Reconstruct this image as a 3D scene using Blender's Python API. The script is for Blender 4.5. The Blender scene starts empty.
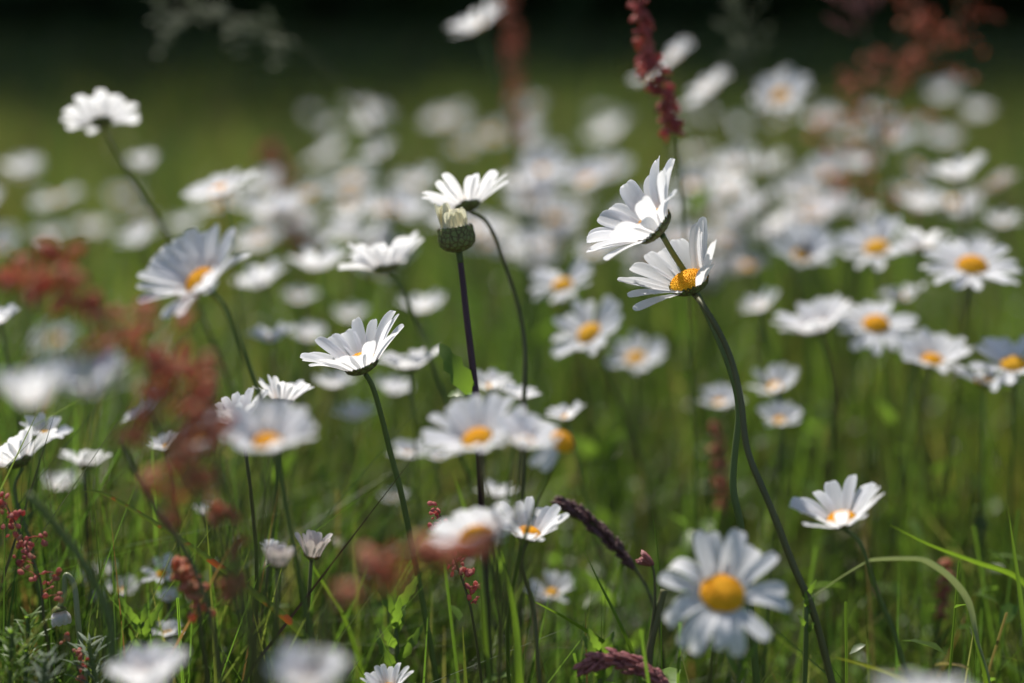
import bpy, bmesh, math, random
import numpy as np
from mathutils import Vector, Matrix, noise as mnoise

SC = bpy.context.scene
COL = SC.collection
R = math.radians
rnd = random.Random(11)

# ------------------------------------------------------------------ camera, sky, sun, exposure
W_PX, H_PX = 1024, 683
LENS = 60.0
FPX = LENS / 36.0 * W_PX
CAM_H = 0.50
HORIZON = 3.0
PITCH = math.atan((341.5 - HORIZON) / FPX)
FOCUS = 0.62
cd = bpy.data.cameras.new('camera')
cam = bpy.data.objects.new('camera', cd)
COL.objects.link(cam)
cam.location = (0, 0, CAM_H)
cam.rotation_euler = (math.pi / 2 - PITCH, 0, 0)
cd.lens = LENS
cd.sensor_width = 36
cd.clip_start = 0.02
cd.clip_end = 2000
cd.dof.use_dof = True
cd.dof.focus_distance = FOCUS
cd.dof.aperture_fstop = 3.3
SC.camera = cam

SUN_EL, SUN_AZ = 54.0, -28.0         # azimuth from +Y (away from camera), negative = to the west of the view
sun_dir = Vector((math.sin(R(SUN_AZ)) * math.cos(R(SUN_EL)), math.cos(R(SUN_AZ)) * math.cos(R(SUN_EL)), math.sin(R(SUN_EL))))
world = bpy.data.worlds.new('World')
SC.world = world
world.use_nodes = True
wn = world.node_tree
bg = wn.nodes['Background']
sky = wn.nodes.new('ShaderNodeTexSky')
sky.sky_type = 'NISHITA'
sky.sun_disc = False
sky.sun_elevation = R(SUN_EL)
sky.sun_rotation = R(SUN_AZ)
wn.links.new(sky.outputs[0], bg.inputs[0])
bg.inputs[1].default_value = 0.09
sl = bpy.data.lights.new('sun', 'SUN')
sl.energy = 4.6
sl.angle = R(0.53)
sl.color = (1.0, 0.95, 0.86)
so = bpy.data.objects.new('sun', sl)
COL.objects.link(so)
so.rotation_euler = sun_dir.to_track_quat('Z', 'Y').to_euler()
SC.view_settings.view_transform = 'Standard'
SC.view_settings.look = 'None'
SC.view_settings.gamma = 1
SC.view_settings.exposure = 0.56
SC.render.engine = 'CYCLES'
SC.cycles.use_denoising = True
SC.cycles.max_bounces = 8
SC.cycles.transmission_bounces = 6
SC.cycles.sample_clamp_indirect = 6

CF = Vector((0, math.cos(PITCH), -math.sin(PITCH)))
CU = Vector((0, math.sin(PITCH), math.cos(PITCH)))
CX = Vector((1, 0, 0))
CP = Vector((0, 0, CAM_H))


def at(x, y, z):
    """the point of the meadow seen at pixel x, y, z metres away along the view"""
    return CP + z * (CF + CX * ((x - 512) / FPX) + CU * ((341.5 - y) / FPX))


# ------------------------------------------------------------------ materials
def new_mat(name):
    m = bpy.data.materials.new(name)
    m.use_nodes = True
    nt = m.node_tree
    nt.nodes.clear()
    out = nt.nodes.new('ShaderNodeOutputMaterial')
    return m, nt, out


def leafy(name, col, trans, tfac=0.4, rough=0.5, vary=0.25, scale=60, spec=0.3, attr=None, coords='Object', stretch=None, bump=0.0):
    """thin plant tissue: reflects, shines a little, lets light through"""
    m, nt, out = new_mat(name)
    N, L = nt.nodes.new, nt.links.new
    if attr:
        a = N('ShaderNodeVertexColor')
        a.layer_name = attr
        csrc = a.outputs[0]
    else:
        tc = N('ShaderNodeTexCoord')
        src = tc.outputs[coords]
        if stretch:
            mp = N('ShaderNodeMapping')
            mp.inputs['Scale'].default_value = stretch
            L(src, mp.inputs[0])
            src = mp.outputs[0]
        nz = N('ShaderNodeTexNoise')
        nz.inputs['Scale'].default_value = scale
        nz.inputs['Detail'].default_value = 3
        L(src, nz.inputs['Vector'])
        mx = N('ShaderNodeMix')
        mx.data_type = 'RGBA'
        mx.inputs['A'].default_value = tuple(c * (1 - vary) for c in col) + (1,)
        mx.inputs['B'].default_value = tuple(min(0.95, c * (1 + vary)) for c in col) + (1,)
        L(nz.outputs['Fac'], mx.inputs['Factor'])
        csrc = mx.outputs['Result']
    p = N('ShaderNodeBsdfPrincipled')
    p.inputs['Roughness'].default_value = rough
    p.inputs['Specular IOR Level'].default_value = spec
    L(csrc, p.inputs['Base Color'])
    if bump and not attr:
        bp = N('ShaderNodeBump')
        bp.inputs['Strength'].default_value = bump
        bp.inputs['Distance'].default_value = 0.0004
        L(nz.outputs['Fac'], bp.inputs['Height'])
        L(bp.outputs[0], p.inputs['Normal'])
    t = N('ShaderNodeBsdfTranslucent')
    if attr:
        g = N('ShaderNodeMix')
        g.data_type = 'RGBA'
        g.blend_type = 'MULTIPLY'
        g.inputs['Factor'].default_value = 1
        L(csrc, g.inputs['A'])
        g.inputs['B'].default_value = tuple(trans) + (1,)
        g.clamp_result = False
        L(g.outputs['Result'], t.inputs[0])
    else:
        t.inputs[0].default_value = tuple(trans) + (1,)
    ms = N('ShaderNodeMixShader')
    ms.inputs[0].default_value = tfac
    L(p.outputs[0], ms.inputs[1])
    L(t.outputs[0], ms.inputs[2])
    L(ms.outputs[0], out.inputs[0])
    return m


M_PETAL = leafy('petal_white', (0.82, 0.82, 0.85), (0.90, 0.90, 0.92), 0.5, 0.55, 0.05, 300, 0.25, bump=0.15)
M_PETAL_OLD = leafy('petal_faded', (0.62, 0.57, 0.55), (0.55, 0.48, 0.45), 0.3, 0.6, 0.2, 200, 0.2)
M_CREAM = leafy('petal_cream', (0.80, 0.78, 0.62), (0.85, 0.82, 0.62), 0.45, 0.6, 0.1, 200, 0.2)
M_STEM = leafy('stem_green', (0.12, 0.16, 0.05), (0.2, 0.28, 0.06), 0.25, 0.5, 0.5, 28, 0.35)
M_STEM_BROWN = leafy('stem_brown_green', (0.115, 0.115, 0.048), (0.16, 0.16, 0.05), 0.18, 0.5, 0.5, 28, 0.35)
M_STEM_PURPLE = leafy('stem_purple', (0.055, 0.022, 0.035), (0.06, 0.02, 0.03), 0.1, 0.45, 0.4, 40, 0.35)
M_LEAF = leafy('leaf_green', (0.09, 0.15, 0.025), (0.25, 0.42, 0.04), 0.45, 0.45, 0.25, 60, 0.35)
M_LEAF_SILVER = leafy('leaf_silver', (0.17, 0.21, 0.15), (0.15, 0.2, 0.1), 0.25, 0.6, 0.25, 60, 0.25)
def sorrel_mat(name, a, b, c, tr):
    """papery seeds: rust, pink and a little green mixed"""
    m = leafy(name, a, tr, .45, .6, .3, 260, .2)
    nt = m.node_tree
    nz = next(n for n in nt.nodes if n.type == 'TEX_NOISE')
    cr = nt.nodes.new('ShaderNodeValToRGB')
    e = cr.color_ramp.elements
    e[0].position, e[0].color = .34, a + (1,)
    e[1].position, e[1].color = .52, b + (1,)
    k = e.new(.68)
    k.color = c + (1,)
    nt.links.new(nz.outputs['Fac'], cr.inputs[0])
    p = next(n for n in nt.nodes if n.type == 'BSDF_PRINCIPLED')
    nt.links.new(cr.outputs[0], p.inputs['Base Color'])
    g = nt.nodes.new('ShaderNodeMix')
    g.data_type = 'RGBA'
    g.blend_type = 'MULTIPLY'
    g.inputs['Factor'].default_value = 1
    nt.links.new(cr.outputs[0], g.inputs['A'])
    g.inputs['B'].default_value = (1.7, 1.6, 1.5, 1)
    t = next(n for n in nt.nodes if n.type == 'BSDF_TRANSLUCENT')
    nt.links.new(g.outputs['Result'], t.inputs[0])
    return m


M_SORREL = sorrel_mat('sorrel_red', (0.36, 0.11, 0.07), (0.50, 0.20, 0.14), (0.40, 0.28, 0.13), (0, 0, 0))
M_SORREL_CRIMSON = sorrel_mat('sorrel_crimson', (0.34, 0.08, 0.075), (0.50, 0.15, 0.14), (0.44, 0.20, 0.15), (0, 0, 0))
M_SORREL_PINK = sorrel_mat('sorrel_pink', (0.36, 0.10, 0.09), (0.52, 0.19, 0.18), (0.40, 0.26, 0.16), (0, 0, 0))
M_SORREL_RUST = sorrel_mat('sorrel_rust', (0.42, 0.15, 0.085), (0.54, 0.24, 0.16), (0.42, 0.28, 0.13), (0, 0, 0))
M_SEED_PURPLE = leafy('seed_head_purple', (0.13, 0.065, 0.065), (0.25, 0.12, 0.1), 0.25, 0.5, 0.5, 250, 0.3)
M_SEED_PINK = leafy('seed_head_pink', (0.33, 0.13, 0.13), (0.5, 0.2, 0.18), 0.3, 0.5, 0.55, 250, 0.3)
M_SEED_PALE = leafy('seed_head_pale', (0.22, 0.24, 0.15), (0.3, 0.33, 0.18), 0.35, 0.5, 0.3, 120, 0.3)
M_STRAW = leafy('blade_straw', (0.30, 0.33, 0.19), (0.3, 0.36, 0.12), 0.3, 0.35, 0.2, 50, 0.5)
M_BLADE = leafy('blade_green', (0.085, 0.15, 0.02), (0.28, 0.46, 0.03), 0.45, 0.38, 0.25, 50, 0.45)
M_BLADE_RED = leafy('blade_green_rust', (0.11, 0.12, 0.02), (0.32, 0.36, 0.03), 0.4, 0.38, 0.3, 60, 0.45)
M_GRASS = leafy('grass_mass', (0, 0, 0), (3.3, 3.5, 2.0), 0.48, 0.40, attr='tint', spec=0.36)


def make_disc_mat(name, c1, c2):
    m, nt, out = new_mat(name)
    N, L = nt.nodes.new, nt.links.new
    tc = N('ShaderNodeTexCoord')
    v = N('ShaderNodeTexVoronoi')
    v.inputs['Scale'].default_value = 1500
    L(tc.outputs['Object'], v.inputs['Vector'])
    n = N('ShaderNodeTexNoise')
    n.inputs['Scale'].default_value = 220
    L(tc.outputs['Object'], n.inputs['Vector'])
    mx = N('ShaderNodeMix')
    mx.data_type = 'RGBA'
    mx.inputs['A'].default_value = c1 + (1,)
    mx.inputs['B'].default_value = c2 + (1,)
    L(n.outputs['Fac'], mx.inputs['Factor'])
    p = N('ShaderNodeBsdfPrincipled')
    p.inputs['Roughness'].default_value = 0.7
    p.inputs['Specular IOR Level'].default_value = 0.2
    L(mx.outputs['Result'], p.inputs['Base Color'])
    b = N('ShaderNodeBump')
    b.inputs['Strength'].default_value = 0.6
    b.inputs['Distance'].default_value = 0.0006
    b.invert = True
    L(v.outputs['Distance'], b.inputs['Height'])
    L(b.outputs[0], p.inputs['Normal'])
    t = N('ShaderNodeBsdfTranslucent')
    t.inputs[0].default_value = c2 + (1,)
    ms = N('ShaderNodeMixShader')
    ms.inputs[0].default_value = 0.15
    L(p.outputs[0], ms.inputs[1])
    L(t.outputs[0], ms.inputs[2])
    L(ms.outputs[0], out.inputs[0])
    return m


M_DISC = make_disc_mat('disc_yellow', (0.88, 0.37, 0.008), (0.95, 0.54, 0.025))
M_DISC_OLD = make_disc_mat('disc_brown', (0.45, 0.20, 0.02), (0.60, 0.30, 0.03))


def make_calyx_mat():
    m, nt, out = new_mat('calyx_scales')
    N, L = nt.nodes.new, nt.links.new
    tc = N('ShaderNodeTexCoord')
    v = N('ShaderNodeTexVoronoi')
    v.feature = 'DISTANCE_TO_EDGE'
    v.inputs['Scale'].default_value = 520
    L(tc.outputs['Object'], v.inputs['Vector'])
    cr = N('ShaderNodeValToRGB')
    cr.color_ramp.elements[0].position = 0.02
    cr.color_ramp.elements[0].color = (0.10, 0.065, 0.03, 1)
    cr.color_ramp.elements[1].position = 0.16
    cr.color_ramp.elements[1].color = (0.16, 0.19, 0.06, 1)
    L(v.outputs['Distance'], cr.inputs[0])
    p = N('ShaderNodeBsdfPrincipled')
    p.inputs['Roughness'].default_value = 0.55
    p.inputs['Specular IOR Level'].default_value = 0.25
    L(cr.outputs[0], p.inputs['Base Color'])
    L(p.outputs[0], out.inputs[0])
    return m


M_CALYX = make_calyx_mat()


# ------------------------------------------------------------------ object helpers
def link(name, me, parent=None, mat=None, matrix=None):
    o = bpy.data.objects.new(name, me)
    COL.objects.link(o)
    if mat and me and not me.materials:
        me.materials.append(mat)
    if parent:
        o.parent = parent
    if matrix is not None:
        o.matrix_local = matrix
    return o


def thing(name, label, cat, loc, group=None):
    o = bpy.data.objects.new(name, None)
    COL.objects.link(o)
    o.empty_display_size = 0.02
    o.location = loc
    o['label'] = label
    o['category'] = cat
    if group:
        o['group'] = group
    return o


def mesh(name, verts, faces, smooth=True):
    me = bpy.data.meshes.new(name)
    me.from_pydata([tuple(v) for v in verts], [], faces)
    if smooth:
        me.polygons.foreach_set('use_smooth', [True] * len(me.polygons))
    me.update()
    return me


class MB:
    def __init__(self):
        self.v, self.f = [], []

    def add(self, verts, faces):
        k = len(self.v)
        self.v += [tuple(p) for p in verts]
        self.f += [tuple(i + k for i in f) for f in faces]

    def mesh(self, name, smooth=True):
        return mesh(name, self.v, self.f, smooth)

    def tube(self, pts, radii, sides=7, cap=True):
        n = len(pts)
        vs, fs = [], []
        prev = None
        for i, p in enumerate(pts):
            t = (pts[min(i + 1, n - 1)] - pts[max(i - 1, 0)])
            if t.length < 1e-9:
                t = Vector((0, 0, 1))
            t.normalize()
            if prev is None:
                a = t.orthogonal().normalized()
            else:
                a = (prev - t * prev.dot(t))
                a = a.normalized() if a.length > 1e-6 else t.orthogonal().normalized()
            prev = a
            b = t.cross(a)
            r = radii[i] if isinstance(radii, (list, tuple)) else radii
            for k in range(sides):
                an = 2 * math.pi * k / sides
                vs.append(p + a * (r * math.cos(an)) + b * (r * math.sin(an)))
        for i in range(n - 1):
            for k in range(sides):
                k2 = (k + 1) % sides
                fs.append((i * sides + k, i * sides + k2, (i + 1) * sides + k2, (i + 1) * sides + k))
        if cap:
            fs.append(tuple(range(sides))[::-1])
            fs.append(tuple((n - 1) * sides + k for k in range(sides)))
        self.add(vs, fs)

    def bead(self, c, r, axis, long=1.4, flat=0.8, sides=6, rings=4):
        """small seed: an ellipsoid along axis with pointed end"""
        ax = axis.normalized()
        a = ax.orthogonal().normalized()
        b = ax.cross(a)
        vs = [c - ax * (r * long)]
        for i in range(1, rings):
            th = math.pi * i / rings
            for k in range(sides):
                ph = 2 * math.pi * k / sides
                vs.append(c - ax * (r * long * math.cos(th)) + (a * math.cos(ph) + b * (math.sin(ph) * flat)) * (r * math.sin(th) ** 0.8))
        vs.append(c + ax * (r * long * 1.15))
        fs = []
        for k in range(sides):
            fs.append((0, 1 + (k + 1) % sides, 1 + k))
        for i in range(rings - 2):
            for k in range(sides):
                p, q = 1 + i * sides + k, 1 + i * sides + (k + 1) % sides
                fs.append((p, q, q + sides, p + sides))
        last = len(vs) - 1
        o = 1 + (rings - 2) * sides
        for k in range(sides):
            fs.append((o + k, o + (k + 1) % sides, last))
        self.add(vs, fs)

    def blade(self, pts, width, side, fold=0.25, taper=True):
        """a grass leaf along pts, folded along its midrib"""
        n = len(pts)
        vs, fs = [], []
        s = side.normalized()
        for i, p in enumerate(pts):
            t = i / (n - 1)
            tan = (pts[min(i + 1, n - 1)] - pts[max(i - 1, 0)]).normalized()
            sd = (s - tan * s.dot(tan)).normalized()
            nn = tan.cross(sd)
            w = width * 0.5 * ((1 - t ** 2.2) * (0.55 + 0.45 * min(1, t * 4)) if taper else 1)
            w = max(w, width * 0.02)
            vs += [p - sd * w + nn * (w * fold), p - nn * (w * fold * 0.6), p + sd * w + nn * (w * fold)]
        for i in range(n - 1):
            a = i * 3
            fs += [(a, a + 1, a + 4, a + 3), (a + 1, a + 2, a + 5, a + 4)]
        self.add(vs, fs)


def spline(pts, n=8):
    """Catmull-Rom through pts"""
    if len(pts) == 2:
        return [pts[0].lerp(pts[1], i / n) for i in range(n + 1)]
    P = [pts[0] * 2 - pts[1]] + list(pts) + [pts[-1] * 2 - pts[-2]]
    out = []
    for i in range(1, len(P) - 2):
        a, b, c, d = P[i - 1], P[i], P[i + 1], P[i + 2]
        t0 = 0.0
        t1 = t0 + max(1e-6, (b - a).length) ** .5       # centripetal: no loops where spacing changes
        t2 = t1 + max(1e-6, (c - b).length) ** .5
        t3 = t2 + max(1e-6, (d - c).length) ** .5
        for k in range(n):
            t = t1 + (t2 - t1) * k / n
            A1 = a * ((t1 - t) / (t1 - t0)) + b * ((t - t0) / (t1 - t0))
            A2 = b * ((t2 - t) / (t2 - t1)) + c * ((t - t1) / (t2 - t1))
            A3 = c * ((t3 - t) / (t3 - t2)) + d * ((t - t2) / (t3 - t2))
            B1 = A1 * ((t2 - t) / (t2 - t0)) + A2 * ((t - t0) / (t2 - t0))
            B2 = A2 * ((t3 - t) / (t3 - t1)) + A3 * ((t - t1) / (t3 - t1))
            out.append(B1 * ((t2 - t) / (t2 - t1)) + B2 * ((t - t1) / (t2 - t1)))
    out.append(pts[-1].copy())
    return out


def bezier(a, b, c, d, n=14):
    o = []
    for i in range(n + 1):
        t = i / n
        u = 1 - t
        o.append(a * u ** 3 + b * (3 * u * u * t) + c * (3 * u * t * t) + d * t ** 3)
    return o


# ------------------------------------------------------------------ structure: ground and far wood
def build_ground():
    xs = np.concatenate([-np.geomspace(900, 1, 26), np.linspace(-0.9, 0.9, 10), np.geomspace(1, 900, 26)])
    ys = np.concatenate([-np.geomspace(300, 1, 14), np.linspace(-0.8, 1.8, 12), np.geomspace(2, 1500, 44)])
    vs, fs = [], []
    for y in ys:
        for x in xs:
            z = mnoise.noise(Vector((x * 0.35, y * 0.35, 0))) * 0.025 if abs(x) < 60 and abs(y) < 60 else 0
            vs.append((x, y, z - 0.02))
    nx = len(xs)
    for j in range(len(ys) - 1):
        for i in range(nx - 1):
            a = j * nx + i
            fs.append((a, a + 1, a + nx + 1, a + nx))
    me = mesh('ground', vs, fs)
    m, nt, out = new_mat('meadow_soil_and_turf')
    N, L = nt.nodes.new, nt.links.new
    tc = N('ShaderNodeTexCoord')
    n1 = N('ShaderNodeTexNoise')
    n1.inputs['Scale'].default_value = 0.9
    n1.inputs['Detail'].default_value = 6
    L(tc.outputs['Object'], n1.inputs['Vector'])
    n2 = N('ShaderNodeTexNoise')
    n2.inputs['Scale'].default_value = 30
    n2.inputs['Detail'].default_value = 5
    L(tc.outputs['Object'], n2.inputs['Vector'])
    cr = N('ShaderNodeValToRGB')
    cr.color_ramp.elements[0].position = 0.3
    cr.color_ramp.elements[0].color = (0.040, 0.062, 0.014, 1)
    cr.color_ramp.elements[1].position = 0.7
    cr.color_ramp.elements[1].color = (0.082, 0.105, 0.026, 1)
    L(n1.outputs['Fac'], cr.inputs[0])
    mx = N('ShaderNodeMix')
    mx.data_type = 'RGBA'
    mx.inputs['B'].default_value = (0.045, 0.04, 0.02, 1)
    L(cr.outputs[0], mx.inputs['A'])
    mp = N('ShaderNodeMapRange')
    mp.inputs['From Min'].default_value = 0.45
    mp.inputs['From Max'].default_value = 0.75
    L(n2.outputs['Fac'], mp.inputs['Value'])
    L(mp.outputs[0], mx.inputs['Factor'])
    p = N('ShaderNodeBsdfPrincipled')
    p.inputs['Roughness'].default_value = 0.95
    p.inputs['Specular IOR Level'].default_value = 0.1
    L(mx.outputs['Result'], p.inputs['Base Color'])
    b = N('ShaderNodeBump')
    b.inputs['Distance'].default_value = 0.03
    L(n2.outputs['Fac'], b.inputs['Height'])
    L(b.outputs[0], p.inputs['Normal'])
    L(p.outputs[0], out.inputs[0])
    o = link('ground', me, mat=m)
    o['kind'] = 'structure'


build_ground()


def build_wood():
    """the dark wood closing the field: trunks and leaf clumps in one mass"""
    g = np.random.default_rng(5)
    mb = MB()
    trunks = []
    for i in range(110):
        x = g.uniform(-42, 42)
        y = g.uniform(29, 40)
        h = g.uniform(36, 41)
        trunks.append((x, y, h))
        p = [Vector((x + g.normal() * 0.15 * k, y + g.normal() * 0.15 * k, -0.1 + h * 0.75 * k / 4)) for k in range(5)]
        r0 = g.uniform(0.14, 0.28)
        mb.tube(p, [r0, r0 * .85, r0 * .7, r0 * .5, r0 * .25], 6)
    nfaces_from = len(mb.f)
    c = []
    for (x, y, h) in trunks:
        n = 640
        q = g.normal(size=(n, 3))
        q /= np.linalg.norm(q, axis=1)[:, None]
        q *= (g.uniform(0.25, 1, n) ** 0.5)[:, None]
        q *= np.array([4.2, 4.2, h * 0.42])
        q += np.array([x, y, h * 0.58])
        c.append(q)
    # shrubs and brambles at the foot of the wood
    n = 12000
    c.append(np.stack([g.uniform(-44, 44, n), 29.5 + g.normal(0, 1.6, n) + 1.2 * np.sin(np.linspace(0, 60, n)), g.uniform(0, 1, n) ** 1.3 * 3.2], 1))
    c = np.concatenate(c)
    for q in c:
        s = g.uniform(0.35, 0.8)
        a = Vector(g.normal(size=3)).normalized()
        b = a.orthogonal().normalized()
        d = a.cross(b)
        o = Vector(q)
        mb.add([o - b * s, o + d * s * .5 + a * s * .15, o + b * s, o - d * s * .5 + a * s * .1], [(0, 1, 2, 3)])
    me = mb.mesh('far_wood', False)
    bark = leafy('wood_bark', (0.05, 0.04, 0.03), (0, 0, 0), 0.0, 0.9, 0.3, 4, 0.1)
    leaf = leafy('wood_leaves', (0.030, 0.048, 0.014), (0.05, 0.08, 0.015), 0.25, 0.6, 0.4, 0.8, 0.15)
    me.materials.append(bark)
    me.materials.append(leaf)
    mi = np.zeros(len(me.polygons), dtype=np.int32)
    mi[nfaces_from:] = 1
    me.polygons.foreach_set('material_index', mi)
    o = link('far_wood', me)
    o['kind'] = 'stuff'
    o['label'] = 'dark wood closing the far end of the field'
    o['category'] = 'wood'


build_wood()


# ------------------------------------------------------------------ grass mass
def build_grass(name, label, zones, seed):
    g = np.random.default_rng(seed)
    V, F, C = [], [], []
    base = 0
    for (y0, y1, count, h0, h1, w0, w1, lean) in zones:
        # uniform over a wedge round the view, wider than the frame
        y = np.sqrt(g.uniform(y0 * y0, y1 * y1, count * 1))
        x = g.uniform(-1, 1, count) * (y * 0.46 + 0.18)
        # clumping
        cx = np.sin(x * 21 + 3 * np.sin(y * 13)) * np.cos(y * 19 + 2 * np.sin(x * 11))
        keep = g.uniform(size=count) < (0.56 + 0.5 * cx)
        x, y = x[keep], y[keep]
        n = len(x)
        h = g.uniform(h0, h1, n) * (0.85 + 0.2 * np.sin(x * 5 + 1) * np.cos(y * 4))
        w = g.uniform(w0, w1, n)
        az = g.uniform(0, 2 * np.pi, n)
        ln = np.abs(g.normal(0, lean, n))
        d = np.stack([np.cos(az), np.sin(az), np.zeros(n)], 1)
        fa = az + np.pi / 2 + g.normal(0, 0.5, n)
        s = np.stack([np.cos(fa), np.sin(fa), np.zeros(n)], 1)
        lv = 6
        pts = np.zeros((n, lv, 2, 3))
        for k in range(lv):
            t = k / (lv - 1)
            c = np.stack([x, y, np.full(n, -0.03)], 1) + d * (h * ln * t ** 2.0)[:, None]
            droop = np.clip(ln - 0.45, 0, 1.5)
            c[:, 2] += h * (t - 0.5 * droop * t ** 3) * 1.05
            ww = (w * 0.5 * np.maximum(0.03, (1 - t ** 3) * (0.6 + 0.4 * min(1, 3 * t))))[:, None]
            pts[:, k, 0] = c - s * ww
            pts[:, k, 1] = c + s * ww
        V.append(pts.reshape(-1, 3))
        q = []
        for k in range(lv - 1):
            a = 2 * k
            q.append([a, a + 1, a + 3, a + 2])
        q = np.array(q)
        F.append((base + (np.arange(n) * lv * 2)[:, None, None] + q[None]).reshape(-1, 4))
        base += n * lv * 2
        # tints: fresh green, olive, a few straw and rusty
        pick = g.uniform(size=n)
        col = np.where((pick < 0.56)[:, None], [0.060, 0.104, 0.019],
                       np.where((pick < 0.86)[:, None], [0.082, 0.100, 0.026], np.where((pick < 0.96)[:, None], [0.15, 0.135, 0.055], [0.11, 0.06, 0.03])))
        col = col * g.uniform(0.40, 1.12, (n, 1))
        patch = 0.5 + 0.5 * np.sin(x * 8.3 + 2.1 * np.sin(y * 6.1 + 1)) * np.cos(y * 7.7 + 1.7 * np.sin(x * 5.2))
        col = col * (0.70 + 0.6 * patch)[:, None] * np.stack([0.85 + 0.3 * patch, np.ones(n), 1.2 - 0.4 * patch], 1)
        if y0 >= 1.8:      # far grass: more olive, with the wood's shade partly darkened into its tint
            col = col * np.array([0.90, 0.80, 1.2])
        col = np.concatenate([col, np.ones((n, 1))], 1)
        C.append(np.repeat(col, lv * 2, 0))
    V = np.concatenate(V)
    F = np.concatenate(F)
    C = np.concatenate(C)
    me = bpy.data.meshes.new(name)
    me.vertices.add(len(V))
    me.vertices.foreach_set('co', V.ravel())
    me.loops.add(F.size)
    me.loops.foreach_set('vertex_index', F.ravel().astype(np.int32))
    me.polygons.add(len(F))
    me.polygons.foreach_set('loop_start', np.arange(0, F.size, 4, dtype=np.int32))
    me.polygons.foreach_set('use_smooth', np.ones(len(F), dtype=bool))
    me.update(calc_edges=True)
    ca = me.color_attributes.new('tint', 'FLOAT_COLOR', 'POINT')
    ca.data.foreach_set('color', C.ravel().astype(np.float32))
    o = link(name, me, mat=M_GRASS)
    o['kind'] = 'stuff'
    o['label'] = label
    o['category'] = 'grass'
    return o


build_grass('meadow_grass', 'tangled green meadow grass between the daisies', [
    (0.30, 0.52, 1600, 0.12, 0.24, 0.0018, 0.0036, 0.35),
    (0.53, 0.64, 3200, 0.28, 0.43, 0.0012, 0.0034, 0.62),
    (0.62, 0.80, 7500, 0.28, 0.44, 0.0012, 0.0036, 0.62),
    (0.58, 0.95, 420, 0.28, 0.42, 0.004, 0.008, 0.75),
    (0.74, 1.10, 13000, 0.28, 0.42, 0.0018, 0.0042, 0.55),
    (1.0, 1.8, 10000, 0.22, 0.38, 0.002, 0.0050, 0.45),
    (1.2, 2.4, 900, 0.20, 0.36, 0.008, 0.016, 0.55),
    (1.8, 4.0, 16000, 0.16, 0.33, 0.003, 0.007, 0.38),
    (4.0, 9.0, 18000, 0.14, 0.28, 0.006, 0.012, 0.35),
    (9.0, 30.0, 26000, 0.14, 0.28, 0.02, 0.04, 0.35),
], 3)


def build_weeds():
    """small leaves of low herbs tangled in the grass"""
    g = np.random.default_rng(21)
    V, F, C = [], [], []
    n_plants = 1300
    y = np.sqrt(g.uniform(.54 ** 2, 1.5 ** 2, n_plants))
    x = g.uniform(-1, 1, n_plants) * (y * .46 + .12)
    for px, py in zip(x, y):
        h = g.uniform(.14, .30)
        n = int(g.integers(7, 15))
        ln = g.normal(0, .12, 2)
        tint = np.array([.075, .125, .022]) * g.uniform(.6, 1.5) if g.uniform() < .85 else np.array([.13, .10, .05])
        for k in range(n):
            t = .35 + .65 * k / n
            c = np.array([px + ln[0] * h * t * t, py + ln[1] * h * t * t, h * t])
            a = k * 2.4 + g.uniform(-.4, .4)
            up = g.uniform(-.1, .9)
            d = np.array([np.cos(a), np.sin(a), up])
            d /= np.linalg.norm(d)
            sd = np.array([-np.sin(a), np.cos(a), g.normal(0, .3)])
            L = g.uniform(.010, .026) * (1.2 - .5 * t)
            w = L * g.uniform(.10, .24)
            up3 = np.array([0, 0, 1])
            b = len(V)
            V += [c, c + d * L * .35 + sd * w + up3 * w * .3, c + d * L * .4, c + d * L * .35 - sd * w + up3 * w * .3,
                  c + d * L * .75 + sd * w * .7 - up3 * L * .03, c + d * L * .75 - up3 * L * .06, c + d * L * .75 - sd * w * .7 - up3 * L * .03, c + d * L - up3 * L * .16]
            F += [(b, b + 1, b + 2), (b, b + 2, b + 3), (b + 1, b + 4, b + 5, b + 2), (b + 2, b + 5, b + 6, b + 3), (b + 4, b + 7, b + 5), (b + 5, b + 7, b + 6)]
            C += [np.append(tint * g.uniform(.8, 1.25), 1)] * 8
        # thin stem as a crossed strip
        for (ox, oy) in ((.0005, 0), (0, .0005)):
            b = len(V)
            V += [np.array([px - ox, py - oy, -.02]), np.array([px + ox, py + oy, -.02]),
                  np.array([px + ln[0] * h + ox, py + ln[1] * h + oy, h]), np.array([px + ln[0] * h - ox, py + ln[1] * h - oy, h])]
            F += [(b, b + 1, b + 2, b + 3)]
            C += [np.append(tint * .8, 1)] * 4
    me = mesh('low_weeds', V, F)
    ca = me.color_attributes.new('tint', 'FLOAT_COLOR', 'POINT')
    ca.data.foreach_set('color', np.array(C, dtype=np.float32).ravel())
    o = link('low_weeds', me, mat=M_GRASS)
    o['kind'] = 'stuff'
    o['label'] = 'small-leaved weeds tangled low in the grass'
    o['category'] = 'weeds'


build_weeds()


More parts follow.
